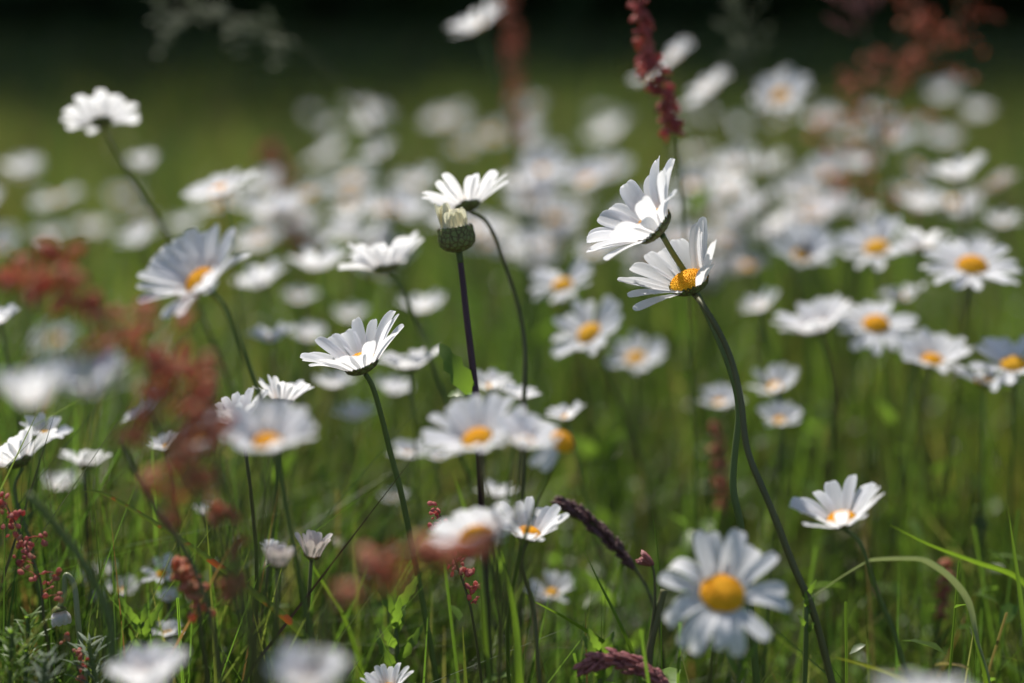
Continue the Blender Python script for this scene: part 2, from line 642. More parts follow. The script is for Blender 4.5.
# ------------------------------------------------------------------ daisies
def petal_geo(mb, phi, r0, L, Wd, elev, curl, rg, nu=9, nv=5, h0=0.0):
    """one ray petal round the Z axis: rises at elev, bends by curl along its length"""
    ts = [0, .14, .3, .46, .6, .72, .83, .91, .965, 1.0][:nu + 1] if nu >= 9 else [0, .3, .6, .82, .95, 1.0]
    vs, fs = [], []
    r, h, pt = r0, h0, 0.0
    tw = rg.uniform(-.35, .35)
    sway = rg.uniform(-.10, .10)
    notch = rg.uniform(0.0, 0.05)
    cp, sp = math.cos(phi), math.sin(phi)
    for t in ts:
        a = elev + curl * (t * t)
        dt = (t - pt) * L
        r += math.cos(a) * dt
        h += math.sin(a) * dt
        pt = t
        wp = (0.42 + 0.58 * min(1, t / 0.5) ** 0.8)
        if t > 0.74:
            wp *= math.sqrt(max(0.0, 1 - ((t - 0.74) / 0.275) ** 2)) * 0.98 + 0.02
        w = Wd * 0.5 * wp
        off = sway * L * t * t
        for k in range(nv):
            u = -1 + 2 * k / (nv - 1)
            lift = (u * u) * w * 0.28 + (0.15 * w if k % 2 else 0) + u * w * math.sin(tw * t)
            rr = r - lift * math.sin(a)
            hh = h + lift * math.cos(a)
            if t == 1.0:
                rr -= abs(math.cos(u * 3.1)) * notch * L * math.cos(a)
                hh -= abs(math.cos(u * 3.1)) * notch * L * math.sin(a)
            ss = u * w + off
            vs.append((rr * cp - ss * sp, rr * sp + ss * cp, hh))
    n = len(ts)
    for i in range(n - 1):
        for k in range(nv - 1):
            q = i * nv + k
            fs.append((q, q + nv, q + nv + 1, q + 1))
    mb.add(vs, fs)


def dome(mb, r, h, rings, sides, rg, rough=0.0, z0=0.0, down=False):
    vs, fs = [], []
    sgn = -1 if down else 1
    for i in range(rings):
        th = (math.pi / 2) * i / rings
        for k in range(sides):
            ph = 2 * math.pi * (k + 0.5 * (i % 2)) / sides
            j = 1 + rg.uniform(-rough, rough)
            vs.append((r * math.cos(th) * math.cos(ph) * j, r * math.cos(th) * math.sin(ph) * j, z0 + sgn * h * math.sin(th) * j))
    vs.append((0, 0, z0 + sgn * h * (0.9 if not down else 1)))
    for i in range(rings - 1):
        for k in range(sides):
            a, b = i * sides + k, i * sides + (k + 1) % sides
            f = (a, b, b + sides, a + sides)
            fs.append(f if not down else f[::-1])
    o = (rings - 1) * sides
    for k in range(sides):
        f = (o + k, o + (k + 1) % sides, len(vs) - 1)
        fs.append(f if not down else f[::-1])
    mb.add(vs, fs)


def disc_mesh(r, rg, fine):
    mb = MB()
    dome(mb, r, r * 0.62, 9 if fine else 5, 28 if fine else 14, rg, 0.03 if fine else 0.02, z0=r * 0.10)
    if fine:
        for i in range(210):            # the tiny florets, set in spirals, with a dimple in the middle
            f = math.sqrt((i + .5) / 210)
            a = i * 2.39996
            q = Vector((f * math.cos(a), f * math.sin(a), .62 * math.sqrt(max(0, 1 - f * f)) + .10 - .12 * max(0, .4 - f)))
            mb.bead(q * r, r * rg.uniform(.035, .055), Vector((q.x, q.y, q.z + .2)), 1.3, 1, 5, 3)
    return mb.mesh('disc')


def calyx_mesh(r, rg, fine, depth=0.36):
    mb = MB()
    rr = r * 0.98
    dome(mb, rr, rr * depth, 6 if fine else 4, 22 if fine else 12, rg, 0.015, z0=0.0, down=True)
    if fine:
        for ring, (fr, fh, ln) in enumerate(((1.0, -0.05, .42), (0.86, -.26, .42), (.62, -.42, .4))):
            n = 22 - ring * 5
            for k in range(n):
                ph = 2 * math.pi * (k + .5 * ring) / n + rg.uniform(-.05, .05)
                d = Vector((math.cos(ph), math.sin(ph), 0))
                s = Vector((-math.sin(ph), math.cos(ph), 0))
                b = d * (rr * fr * .93) + Vector((0, 0, rr * fh * depth / .55 - rr * .05))
                tip = b + d * (rr * .12) + Vector((0, 0, rr * ln))
                m1 = b.lerp(tip, .55) + d * (rr * .06)
                w = rr * .17
                mb.add([b - s * w * .8, b + s * w * .8, m1 + s * w, tip, m1 - s * w], [(0, 1, 2, 3, 4)])
    return mb.mesh('calyx')


def stem_mesh(pts, r_top, r_low, hairs=0, rg=rnd):
    mb = MB()
    n = len(pts)
    mb.tube(pts, [r_top * (1.15 if i == 0 else 1) + (r_low - r_top) * i / (n - 1) for i in range(n)], 8)
    for _ in range(hairs):
        i = rg.randrange(n - 1)
        p = pts[i].lerp(pts[i + 1], rg.random())
        t = (pts[i + 1] - pts[i]).normalized()
        d = Vector((rg.gauss(0, 1), rg.gauss(0, 1), rg.gauss(0, 1)))
        d = (d - t * d.dot(t)).normalized()
        e = p + d * (r_top + rg.uniform(.0004, .0011)) + t * rg.uniform(-.0004, .0004)
        s = t * 0.00009
        mb.add([p + d * r_top * .8 - s, p + d * r_top * .8 + s, e], [(0, 1, 2)])
    return mb.mesh('stem')


def small_leaf(mb, p, d, up, L, Wd, lobes=3):
    """a toothed leaf from p along d"""
    d = d.normalized()
    s = d.cross(up).normalized()
    n = s.cross(d)
    vs, fs = [], []
    N_ = 9
    for i in range(N_):
        t = i / (N_ - 1)
        w = Wd * .5 * (math.sin(math.pi * min(1, t * .9 + .08)) ** .7) * (1 + .22 * (1 if i % 2 else -1) * (t > .3))
        c = p + d * (L * t) + n * (L * .25 * t * (1 - t) * 2 - L * .12 * t * t)
        vs += [c - s * w + n * w * .25, c, c + s * w + n * w * .25]
    for i in range(N_ - 1):
        a = 3 * i
        fs += [(a, a + 1, a + 4, a + 3), (a + 1, a + 2, a + 5, a + 4)]
    mb.add(vs, fs)


def head_basis(n, spin):
    z = n.normalized()
    x = Vector((1, 0, 0)) - z * z.x
    if x.length < 1e-3:
        x = z.orthogonal()
    x.normalize()
    y = z.cross(x)
    m = Matrix((x, y, z)).transposed()
    return m @ Matrix.Rotation(spin, 3, 'Z')


G_DAISY = 'oxeye daisies growing through the meadow'
VARIANTS = {}


def variant(k, cup):
    """shared petal ring / disc / calyx meshes of unit diameter for soft, distant heads"""
    key = (k, round(cup / 15))
    if key not in VARIANTS:
        rg = random.Random(hash(key) % 9999 + 5)
        mb = MB()
        n = rg.randint(14, 22)
        for i in range(n):
            if rg.random() < (.05 if k < 5 else .16):
                continue
            petal_geo(mb, 2 * math.pi * (i + rg.uniform(-.25, .25)) / n, .125, .375 * rg.uniform(.88, 1.08), .135 * rg.uniform(.85, 1.15),
                      R(round(cup / 15) * 15 + 7 + rg.gauss(0, 9)), R(rg.uniform(-22, 12)), rg, nu=5, nv=4, h0=rg.uniform(-.004, .004))
        VARIANTS[key] = (mb.mesh('petal_ring'), disc_mesh(.122 if cup > 24 else .15, rg, False), calyx_mesh(.135, rg, False))
        for m_, k_ in zip(VARIANTS[key], (M_PETAL, M_DISC, M_CALYX)):
            m_.materials.append(k_)
    return VARIANTS[key]


def daisy(x, y, w, z, n, cup, label, hero=False, seed=0, way=None, stem='g', npet=None, gap=None, curl=(-26, 4), spin=None,
          old=False, group=G_DAISY, side_cup=None, hairs=0, petal_w=1.0, wild=7, foot=None, name='daisy', leaf=None):
    """x,y: pixel of the disc; w: flat diameter in pixels at distance z; n: facing (x, towards camera, up)"""
    rg = random.Random(seed * 7919 + int(x * 13 + y * 7))
    S = w * z / FPX
    nv = Vector((n[0], -n[1], n[2])).normalized()
    hp = at(x, y, z)
    B = head_basis(nv, rg.uniform(0, 6.28) if spin is None else spin)
    # foot on the ground
    if foot is None:
        foot = Vector((hp.x + rg.uniform(-.05, .05) - nv.x * .05, hp.y + rg.uniform(-.03, .05) - nv.y * .05, -0.01))
    else:
        foot = Vector((foot[0], foot[1], -0.01))
    root = thing(name, label, 'daisy', foot, group)
    rd = S * .145
    top = hp - nv * (rd * .45)
    if way:
        pts = [top] + [at(a, b, c) for a, b, c in way]
        d = pts[-1] - pts[-2]
        d = d / max(.02, -d.z)
        e = pts[-1]
        foot.x = e.x + d.x * e.z * .45
        foot.y = e.y + max(0.0, d.y) * e.z * .2 + .015
        root.location = foot
        pts.append(Vector((e.x + d.x * e.z * .32, (e.y * .5 + foot.y * .5), e.z * .5)))
        pts.append(foot.copy())
        pts = spline(pts, 9)
    else:
        hgt = max(.08, top.z)
        pts = bezier(top, top - nv * (hgt * .28) - Vector((0, 0, hgt * .05)), foot + Vector((rg.uniform(-.02, .02), rg.uniform(-.02, .02), hgt * .5)), foot)
    for _ in range(6):
        pts = [pts[0]] + [pts[i] * .5 + (pts[i - 1] + pts[i + 1]) * .25 for i in range(1, len(pts) - 1)] + [pts[-1]]
    pts = [p - foot for p in pts]
    rs = max(.0007, S * .0205)
    sm = {'g': M_STEM, 'b': M_STEM_BROWN, 'p': M_STEM_PURPLE}[stem]
    st = link('stem', stem_mesh(pts, rs * .9, rs * 1.25, hairs, rg), root, sm)
    for (f, ang, LL, WW) in (leaf or []):
        i = int(f * (len(pts) - 1))
        mb = MB()
        small_leaf(mb, pts[i], Vector((math.cos(ang), -.35, math.sin(ang))), Vector((0, -1, .3)), LL, WW)
        link('leaf', mb.mesh('leaf'), st, M_LEAF)
    if not hero:
        pm, dm, cm = variant(rg.randrange(8), cup)
        M4 = Matrix.Translation(hp - foot) @ (B @ Matrix.Scale(S, 3)).to_4x4()
        for nm, me in (('petal_ring', pm), ('disc', dm), ('calyx', cm)):
            o = link(nm, me, root)
            o.matrix_local = M4
            if old and nm == 'petal_ring':
                o.material_slots[0].link = 'OBJECT'
                o.material_slots[0].material = M_PETAL_OLD
        return root
    M4 = Matrix.Translation(hp - foot) @ B.to_4x4()
    N_ = npet or rg.randint(18, 22)
    for i in range(N_):
        ph = 2 * math.pi * (i + rg.uniform(-.2, .2)) / N_
        wd = B @ Vector((math.cos(ph), math.sin(ph), 0))      # where the petal points, in the world
        if gap and any(wd.x * g[0] - wd.y * g[1] + wd.z * g[2] > g[3] for g in gap):
            continue
        c = cup + rg.gauss(0, wild)
        if side_cup:
            c += side_cup[3] * max(0, wd.x * side_cup[0] - wd.y * side_cup[1] + wd.z * side_cup[2])
        mb = MB()
        petal_geo(mb, ph, S * .12, S * .385 * rg.uniform(.86, 1.08), S * .128 * rg.uniform(.8, 1.15) * petal_w,
                  R(c), R(rg.uniform(*curl)), rg, nu=9, nv=7, h0=S * rg.uniform(-.008, .008))
        link('petal', mb.mesh('petal'), root, M_PETAL_OLD if old else M_PETAL, M4)
    link('disc', disc_mesh(S * (.13 if cup > 24 else .155), rg, True), root, M_DISC_OLD if old else M_DISC, M4)
    link('calyx', calyx_mesh(S * .135, rg, True), root, M_CALYX, M4)
    return root


# --- the crossed pair and the other daisies near the plane of focus
daisy(655, 228, 162, .612, (-.71, .08, .70), 43, 'sharp white daisy with upswept petals, the higher of the crossed pair', True, 1,
      way=[(672, 252, .622), (690, 280, .630), (704, 308, .627), (727, 360, .62), (739, 405, .62), (735, 450, .62), (733, 490, .62), (742, 530, .62)], stem='g', hairs=160, foot=(.12, .64), curl=(-34, 2))
daisy(690, 285, 148, .620, (-.36, .20, .90), 29, 'sharp white daisy with one side of petals upright, the lower of the crossed pair', True, 2,
      way=[(703, 305, .607), (728, 350, .607), (741, 400, .605), (747, 450, .603), (770, 505, .60), (795, 570, .60), (815, 615, .60)], stem='b', hairs=200, foot=(.16, .62),
      side_cup=(.95, 0, .3, 46), curl=(-20, 4), gap=[(-.1, 1, .1, .88)])
daisy(362, 366, 132, .62, (-.34, .12, .94), 44, 'sharp white cup-shaped daisy alone on a smooth green stem', True, 3,
      way=[(372, 385, .622), (381, 415, .625), (391, 455, .63), (404, 505, .635)], stem='g', hairs=60, foot=(-.065, .70), npet=18)
daisy(468, 206, 98, .68, (-.26, -.42, .87), 34, 'white daisy seen from below just above the half-open bud', True, 4,
      way=[(487, 222, .68), (505, 265, .685), (519, 310, .69), (525, 350, .69), (524, 400, .69)], stem='b', foot=(.01, .76), curl=(-10, 10))
daisy(842, 522, 112, .57, (-.24, .09, .95), 44, 'white daisy with narrow upright petals above the kinked pale blade', True, 5,
      way=[(858, 540, .57), (876, 590, .575), (900, 650, .58)], stem='g', foot=(.15, .62), npet=16, petal_w=1.05)
daisy(722, 596, 144, .525, (.02, .56, .83), 6, 'large white daisy facing out with full orange-yellow disc and drooping petals', True, 6,
      stem='b', foot=(.075, .60), curl=(-130, 10), npet=17, petal_w=1.0, wild=22, side_cup=(0, -1, .2, 26), gap=[(.8, .3, -.45, .93), (-.75, .1, -.1, .93)])
daisy(203, 283, 128, .54, (-.42, .50, .78), 38, 'white daisy on a thick green stem over the leaning red sorrel', True, 7,
      way=[(224, 305, .54), (240, 345, .545), (262, 400, .55), (275, 450, .55)], stem='g', foot=(-.10, .62), petal_w=1.1)
daisy(102, 122, 84, .78, (-.22, -.45, .86), 26, 'white daisy missing petals on a dark slanting stem above all its neighbours', True, 8,
      way=[(120, 160, .78), (142, 195, .785), (166, 232, .79)], stem='b', foot=(-.16, .86), gap=[(.35, -.6, .7, .86)], npet=19, petal_w=1.2)
daisy(222, 194, 84, .82, (-.25, .12, .95), 22, 'white daisy behind the thick-stemmed one, petals flat on one side', True, 9, foot=(-.16, .88))
daisy(386, 268, 96, .73, (-.2, -.3, .93), 36, 'pale daisy seen from below with stem slanting behind the lone cup-shaped one', True, 10,
      way=[(398, 280, .73), (412, 312, .735), (432, 360, .74)], stem='g', foot=(-.04, .80))
daisy(410, 368, 78, .74, (-.1, -.05, .97), 34, 'pale daisy half hidden behind the lone sharp cup-shaped one', True, 11, foot=(-.05, .8))
daisy(478, 441, 118, .515, (-.25, .30, .9), 32, 'soft white daisy with a bright yellow eye touching its pale twin', True, 12, foot=(-.02, .60), stem='b', petal_w=1.1)
daisy(524, 444, 80, .50, (.18, .2, .95), 40, 'soft white daisy with upright petals hiding its disc, touching the yellow-eyed one', True, 13, foot=(.01, .58), stem='b', petal_w=1.15)
daisy(268, 445, 112, .49, (.05, .32, .93), 46, 'soft white bowl-shaped daisy with yellow disc beside the rust-red sorrel', True, 14, foot=(-.13, .56), petal_w=1.25)
daisy(240, 420, 84, .59, (-.3, -.05, .93), 45, 'white daisy with narrow petals squeezed behind the bowl-shaped one', True, 15, foot=(-.14, .66), stem='b')
daisy(283, 402, 74, .66, (.05, -.3, .95), 48, 'white daisy seen from below, its petals fanned up behind the bowl-shaped one', True, 16, foot=(-.12, .75))
daisy(205, 438, 84, .47, (-.6, .25, .75), 24, 'ragged grey-white daisy overlapping the rust-red sorrel tip', True, 17, foot=(-.15, .54), npet=15)
daisy(528, 536, 96, .585, (.10, .12, .97), 44, 'white daisy with four sharp petal tips behind the hazy flat one', True, 18,
      way=[(520, 560, .585), (532, 600, .59), (538, 660, .59)], stem='b', foot=(.01, .64))
daisy(478, 540, 122, .51, (-.2, .05, .97), 22, 'hazy white daisy lying flat above the orange sorrel blur', True, 19, foot=(-.02, .60), petal_w=1.15)
daisy(876, 326, 84, .80, (-.05, .42, .88), 8, 'open white daisy with a wide orange disc below its smaller white neighbour', True, 20, foot=(.17, .86), stem='b')
daisy(972, 268, 98, .78, (-.02, .36, .92), 12, 'broad open daisy with oval orange disc on a dark upright stem', True, 21, foot=(.21, .84), stem='b')
daisy(932, 362, 84, .78, (.05, .28, .92), 34, 'white daisy with petals parted in two fans either side of its orange disc', True, 22, foot=(.19, .86), stem='b', gap=[(-.5, -.3, .6, .93)])
daisy(818, 330, 92, .80, (-.32, .04, .92), 42, 'white daisy half closed like a shuttlecock on a brown stem', True, 23,
      way=[(826, 350, .80), (834, 400, .81), (832, 455, .82)], stem='b', foot=(.155, .88), npet=22)
daisy(20, 462, 96, .66, (-.45, -.30, .84), 34, 'white daisy cut by the picture edge, seen from behind over pink sorrel beads', True, 24,
      way=[(14, 490, .66), (30, 540, .66), (38, 590, .66)], stem='g', foot=(-.19, .72))
daisy(86, 466, 60, .72, (.05, -.32, .95), 42, 'small white daisy seen from behind with one petal hanging out sideways', True, 25, foot=(-.17, .80), stem='p', npet=15, petal_w=1.2)
daisy(148, 412, 56, .73, (-.62, .05, .72), 30, 'small white daisy leaning out behind the rusty leaf of the sorrel', True, 26, foot=(-.14, .80))
daisy(561, 443, 84, .53, (.45, .50, .74), -20, 'old daisy with bare yellow disc and only a few petals left', True, 27, foot=(.03, .70), gap=[(1, 0, 0, -.15)], npet=16, stem='g')
daisy(388, 690, 62, .60, (-.2, .2, .9), 42, 'daisy showing only sharp white petal tips at the lower border', True, 28, foot=(-.04, .66))
daisy(312, 556, 62, .60, (.2, .1, .95), 68, 'withering daisy with faded petals closed into a tuft', True, 29, foot=(-.07, .68), npet=14, old=True, stem='b')
daisy(278, 566, 56, .55, (.1, -.1, .9), 72, 'greyish daisy closed to a ball beside the withering tuft', True, 30, foot=(-.08, .62), npet=16, old=True, stem='b')
daisy(150, 690, 112, .475, (-.15, .0, .97), 58, 'big hazy white daisy with upright petals rising past the lower border', True, 31, foot=(-.09, .50), petal_w=1.2)
daisy(306, 690, 108, .43, (.10, .05, .95), 52, 'very hazy white daisy at the lower border under the faded closed heads', True, 32, foot=(-.05, .46), petal_w=1.2)
daisy(925, 712, 116, .40, (0, .1, .97), 20, 'hazy mauve-tinged white daisy at the lower border below the kinked blade', True, 33, foot=(.11, .52))

# --- softer daisies: x, y, width, z, facing, cup, label
SOFT = [
    (479, 28, 66, .98, (-.45, -.1, .85), 25, 'blurred daisy standing highest, touching the top border beside a hazy red spike'),
    (672, 62, 62, 1.0, (-.6, -.05, .75), 22, 'tilted white daisy just behind the tall crimson sorrel spike'),
    (648, 76, 40, 1.05, (-.5, .1, .8), 20, 'small white daisy showing on both sides of the tall crimson sorrel spike'),
    (710, 92, 62, 1.05, (-.62, -.05, .75), 18, 'blurred white daisy tilted like a plate beyond the tall crimson spike'),
    (782, 98, 66, 1.05, (-.45, .48, .72), 14, 'blurred daisy with pale yellow centre facing sideways under the dark wood'),
    (22, 172, 50, 1.25, (-.2, 0, .95), 25, 'blurred white daisy near the border below the petal-missing daisy'),
    (367, 114, 56, 1.75, (.3, .1, .9), 20, 'far blurred daisy dipping to one side, above two others in open grass'),
    (328, 157, 52, 1.6, (-.5, 0, .85), 20, 'far blurred daisy tilted up, upper of two in open grass beside a red blur'),
    (352, 183, 56, 1.4, (-.2, .3, .9), 14, 'far blurred daisy with faint yellow eye, lower of two in open grass'),
    (447, 122, 44, 1.9, (0, .2, .95), 20, 'far blurred daisy over the gap between the bud and the hazy red spike'),
    (492, 137, 50, 1.7, (-.2, .3, .9), 20, 'far blurred daisy just above the one seen from below by the bud'),
    (464, 150, 38, 1.65, (0, .2, .95), 20, 'small far blurred daisy tucked under two larger ones above the bud'),
    (527, 106, 36, 2.0, (0, .2, .95), 20, 'round far blur of a daisy touching the hazy red spike'),
    (610, 134, 56, 1.7, (-.4, 0, .9), 25, 'far blurred daisy alone above the upswept daisy of the crossed pair'),
    (122, 198, 34, 1.9, (0, .3, .95), 20, 'round far blur of a daisy beside the dark slanting stem'),
    (186, 228, 42, 1.4, (-.2, 0, .95), 25, 'blurred daisy just behind the thick-stemmed daisy, between petals and slanting stem'),
    (246, 206, 44, 1.3, (-.1, .1, .95), 25, 'blurred daisy directly under the flat-sided daisy'),
    (92, 230, 44, 1.55, (0, .1, .95), 20, 'faint daisy below the dark slanting stem, larger of a dim cluster'),
    (143, 222, 30, 1.6, (0, .1, .95), 20, 'faint daisy touching the foot of the dark slanting stem'),
    (52, 240, 44, 1.5, (0, .1, .95), 25, 'faint daisy above the leaning sorrel tip'),
    (3, 238, 36, 1.5, (0, .1, .95), 25, 'faint daisy half out of the picture above the leaning sorrel'),
    (275, 186, 42, 1.5, (-.1, .1, .95), 25, 'blurred daisy veiled by a red sorrel haze'),
    (283, 216, 54, 1.25, (-.1, .1, .95), 28, 'blurred daisy under the red sorrel haze'),
    (412, 188, 50, 1.4, (0, .1, .95), 25, 'blurred daisy in the pale drift close to the bud petals'),
    (388, 210, 62, 1.2, (-.1, .1, .95), 28, 'blurred daisy in the pale drift above the one on a slanting green stem'),
    (345, 236, 52, 1.05, (0, .1, .95), 28, 'blurred daisy at the edge of the pale drift by open grass'),
    (318, 246, 44, 1.1, (0, .1, .95), 28, 'small blurred daisy in the drift under the red haze'),
    (262, 284, 66, .90, (-.35, .05, .92), 26, 'blurred daisy right behind the thick green stem'),
    (318, 268, 72, .88, (-.1, .02, .97), 26, 'wide blurred daisy merging into the one on a slanting green stem'),
    (272, 340, 56, .80, (-.15, 0, .97), 30, 'blurred daisy between the thick stem and the lone cup-shaped daisy'),
    (310, 338, 44, .95, (0, .05, .97), 28, 'blurred daisy peeping over the lone cup-shaped daisy petals'),
    (350, 318, 42, 1.0, (0, .05, .97), 28, 'dim daisy straight above the lone cup-shaped daisy'),
    (422, 310, 60, .90, (-.1, .02, .97), 30, 'blurred daisy beside the slanting green stem above the half hidden one'),
    (333, 386, 48, .80, (.05, .05, .97), 30, 'blurred daisy directly under the lone cup-shaped daisy petals'),
    (392, 392, 48, .85, (.2, 0, .95), 28, 'blurred daisy beside the green stem of the lone cup-shaped daisy'),
    (354, 418, 50, .85, (0, .05, .97), 26, 'blurred low daisy beyond the bowl-shaped one'),
    (410, 456, 48, .78, (0, .1, .97), 28, 'blurred low daisy tucked under the yellow-eyed soft one'),
    (437, 458, 28, .80, (0, .1, .97), 28, 'small low blur of a daisy under the yellow-eyed petals'),
    (394, 500, 34, .85, (0, .1, .97), 28, 'dim low daisy beside the curved green stem foot'),
    (492, 388, 54, .75, (-.1, .1, .97), 34, 'blurred daisy behind the purple stem above the soft twins'),
    (520, 398, 44, .72, (.1, 0, .97), 34, 'blurred daisy on the brown stem line above the soft twins'),
    (497, 496, 48, .76, (.1, -.1, .97), 36, 'blurred daisy showing in the gap between soft twins and sharp tips'),
    (567, 418, 46, .74, (-.2, 0, .95), 30, 'small white daisy hovering over the old bare-disc one'),
    (552, 594, 54, .75, (-.15, .35, .88), 36, 'small white daisy with yellow base low in the grass beside the purple spike'),
    (547, 157, 40, 1.6, (0, .2, .95), 25, 'far blurred daisy beside the red spike foot, smaller than its neighbours'),
    (604, 172, 58, 1.35, (-.1, .25, .95), 22, 'far blurred daisy beside the upswept petals of the crossed pair'),
    (556, 220, 62, 1.15, (-.05, .45, .85), 14, 'blurred open daisy with pale yellow eye beside the upswept daisy'),
    (522, 200, 48, 1.3, (0, .2, .95), 25, 'blurred daisy next to the brown stem below the hazy spike'),
    (532, 245, 44, 1.05, (0, .2, .95), 25, 'faint daisy over the yellow-eyed pair beside the brown stem'),
    (592, 255, 44, 1.0, (0, .1, .95), 25, 'faint daisy under the tips of the upswept daisy'),
    (563, 287, 74, .84, (-.22, .36, .90), 14, 'open daisy with yellow eye, upper of two beside the crossed pair'),
    (590, 335, 88, .80, (-.5, .40, .75), 20, 'open daisy with drooping lower petals, lower of two beside the crossed pair'),
    (636, 360, 66, .90, (-.2, .35, .9), 14, 'blurred flat daisy with ochre eye in the grass below the crossed pair'),
    (735, 168, 60, 1.3, (-.3, .1, .95), 26, 'blurred daisy level with the upswept tips of the crossed pair'),
    (768, 168, 50, 1.25, (-.3, .05, .95), 28, 'blurred white daisy beyond the pale drift, close to the dark sorrel foot'),
    (728, 196, 52, 1.2, (-.4, .1, .9), 26, 'blurred daisy beside the upright petals of the crossed pair, upper one'),
    (742, 222, 54, 1.1, (-.45, .1, .9), 26, 'blurred tilted daisy beside the upright petals of the crossed pair'),
    (692, 240, 46, 1.05, (0, .1, .95), 26, 'faint daisy glimpsed between the two flowers of the crossed pair'),
    (748, 268, 46, 1.0, (-.2, .2, .95), 20, 'brownish blurred daisy just off the lower crossed daisy'),
    (762, 308, 50, .88, (-.35, .05, .92), 32, 'white daisy partly behind the shuttlecock-shaped one'),
    (822, 122, 48, 1.4, (-.1, .2, .95), 22, 'blurred daisy at the edge of the dark red sorrel'),
    (856, 134, 34, 1.35, (-.2, .2, .95), 22, 'small pink-veiled daisy inside the dark red sorrel'),
    (878, 114, 36, 1.4, (.1, .2, .95), 22, 'small blurred daisy higher inside the dark red sorrel'),
    (890, 136, 44, 1.25, (-.05, .6, .75), 12, 'round blurred daisy with yellow middle against the dark red sorrel'),
    (832, 170, 38, 1.25, (0, .1, .95), 26, 'blurred daisy below the pink-veiled one by the sorrel stem'),
    (860, 166, 44, 1.2, (-.1, .1, .95), 26, 'blurred daisy below the round yellow-middled one'),
    (960, 178, 74, .92, (-.22, -.1, .95), 28, 'white saucer-shaped daisy seen from the side under dark foliage'),
    (942, 142, 44, 1.5, (0, .1, .95), 24, 'grey dim daisy above the saucer-shaped one'),
    (945, 96, 42, 1.7, (-.3, .2, .9), 24, 'greyish far daisy highest above the saucer-shaped one'),
    (996, 188, 52, 1.05, (-.5, -.1, .85), 12, 'tilted pinkish daisy next to the saucer-shaped one'),
    (918, 168, 30, 1.2, (.3, .5, .8), -10, 'brownish spent daisy touching the saucer-shaped one'),
    (920, 208, 56, 1.05, (0, .1, .95), 28, 'bluish blurred daisy above the pair with orange discs'),
    (830, 212, 36, 1.1, (0, .1, .95), 26, 'small blurred daisy over the fly-visited one'),
    (862, 216, 38, 1.1, (0, .1, .95), 30, 'small upright blurred daisy over the pair of flat ones'),
    (802, 256, 78, .90, (0, .50, .85), 34, 'blurred daisy with petals raised and a dark fly on its disc'),
    (877, 250, 84, .86, (-.25, .36, .9), 14, 'open white daisy with orange disc overlapping one seen from below'),
    (922, 248, 72, .84, (.05, -.25, .95), 26, 'white daisy seen from below between two orange-disc daisies'),
    (1000, 224, 46, 1.0, (0, .1, .95), 26, 'blurred daisy over the broad open one near the border'),
    (904, 300, 56, .86, (-.2, -.12, .95), 32, 'smaller white daisy right behind the wide orange-disc one'),
    (985, 384, 76, .76, (.1, -.1, -.0 + .95), 10, 'shaded bluish daisy under the two-fan daisy and its neighbour'),
    (1014, 366, 88, .75, (-.15, .3, .92), 20, 'white daisy with orange disc cut by the picture edge'),
    (775, 388, 60, .82, (-.3, .35, .88), 28, 'small white daisy with yellow base, upper of two by the thin brown stems'),
    (780, 422, 52, .80, (0, .3, .92), 26, 'small white daisy low in grass, lower of two by the thin brown stems'),
    (720, 404, 50, .85, (0, .3, .92), 24, 'small low daisy close against the curving crossed stems'),
    (55, 342, 56, 1.05, (-.1, .5, .85), 16, 'pale daisy with yellow eye under the leaning red sorrel'),
    (0, 322, 52, .72, (-.2, .1, .95), 30, 'white daisy half out of the picture beside the pale yellow-eyed one'),
    (34, 402, 108, .43, (-.1, .05, .97), 42, 'large hazy white daisy merging with a yellow-eyed hazy one near the border'),
    (88, 392, 104, .44, (.05, .22, .95), 42, 'large hazy daisy with dull yellow eye under the leaning red sorrel'),
    (62, 488, 60, .78, (0, -.05, .97), 36, 'white daisy low behind the small one seen from behind'),
    (45, 436, 56, .68, (.3, .2, .95), 30, 'daisy with a glimpse of yellow above the edge-cut one'),
    (166, 448, 40, .70, (-.2, .1, .95), 26, 'white daisy under the rust-red leafy sorrel'),
    (162, 574, 44, .70, (-.15, .5, .8), 24, 'little daisy with yellow disc low under the rusty long blade'),
    (168, 600, 30, .70, (0, .2, .95), 50, 'little closed daisy right under the low yellow-disc one'),
    (168, 634, 36, .68, (0, .2, .95), 30, 'little white daisy just over the big hazy one at the border'),
    (122, 592, 40, .74, (0, .2, .95), 34, 'little white daisy under the crossing dark stem'),
    (82, 582, 32, .76, (0, .2, .95), 30, 'little white daisy beside the dark crossing stem, nearer the pink beads'),
    (103, 572, 32, .78, (0, .2, .95), 30, 'little white daisy above the other small ones by the crossing stem'),
    (97, 600, 26, .76, (0, .2, .95), 40, 'tiniest white daisy between the little ones by the crossing stem'),
    (270, 552, 30, .66, (.3, .2, .9), 40, 'little ragged daisy behind the greyish closed ball'),
    (203, 512, 24, .75, (0, .2, .95), 40, 'tiny white daisy in grass over the rusty long blade'),
    (300, 300, 40, 1.0, (0, .1, .95), 26, 'dim daisy in the gap right of the thick stem, under wide blurred ones'),
]
for i, (x, y, w, z, n, cup, lab) in enumerate(SOFT):
    daisy(x, y, w, z, n, cup, lab, seed=100 + i, old=('brownish' in lab or 'pinkish' in lab), stem=rnd.choice('ggb'),
          leaf=[(rnd.uniform(.25, .7), rnd.choice((.9, 2.2)) + rnd.uniform(-.3, .3), rnd.uniform(.014, .026), rnd.uniform(.004, .007)) for _ in range(rnd.choice((0, 0, 1, 2)))])

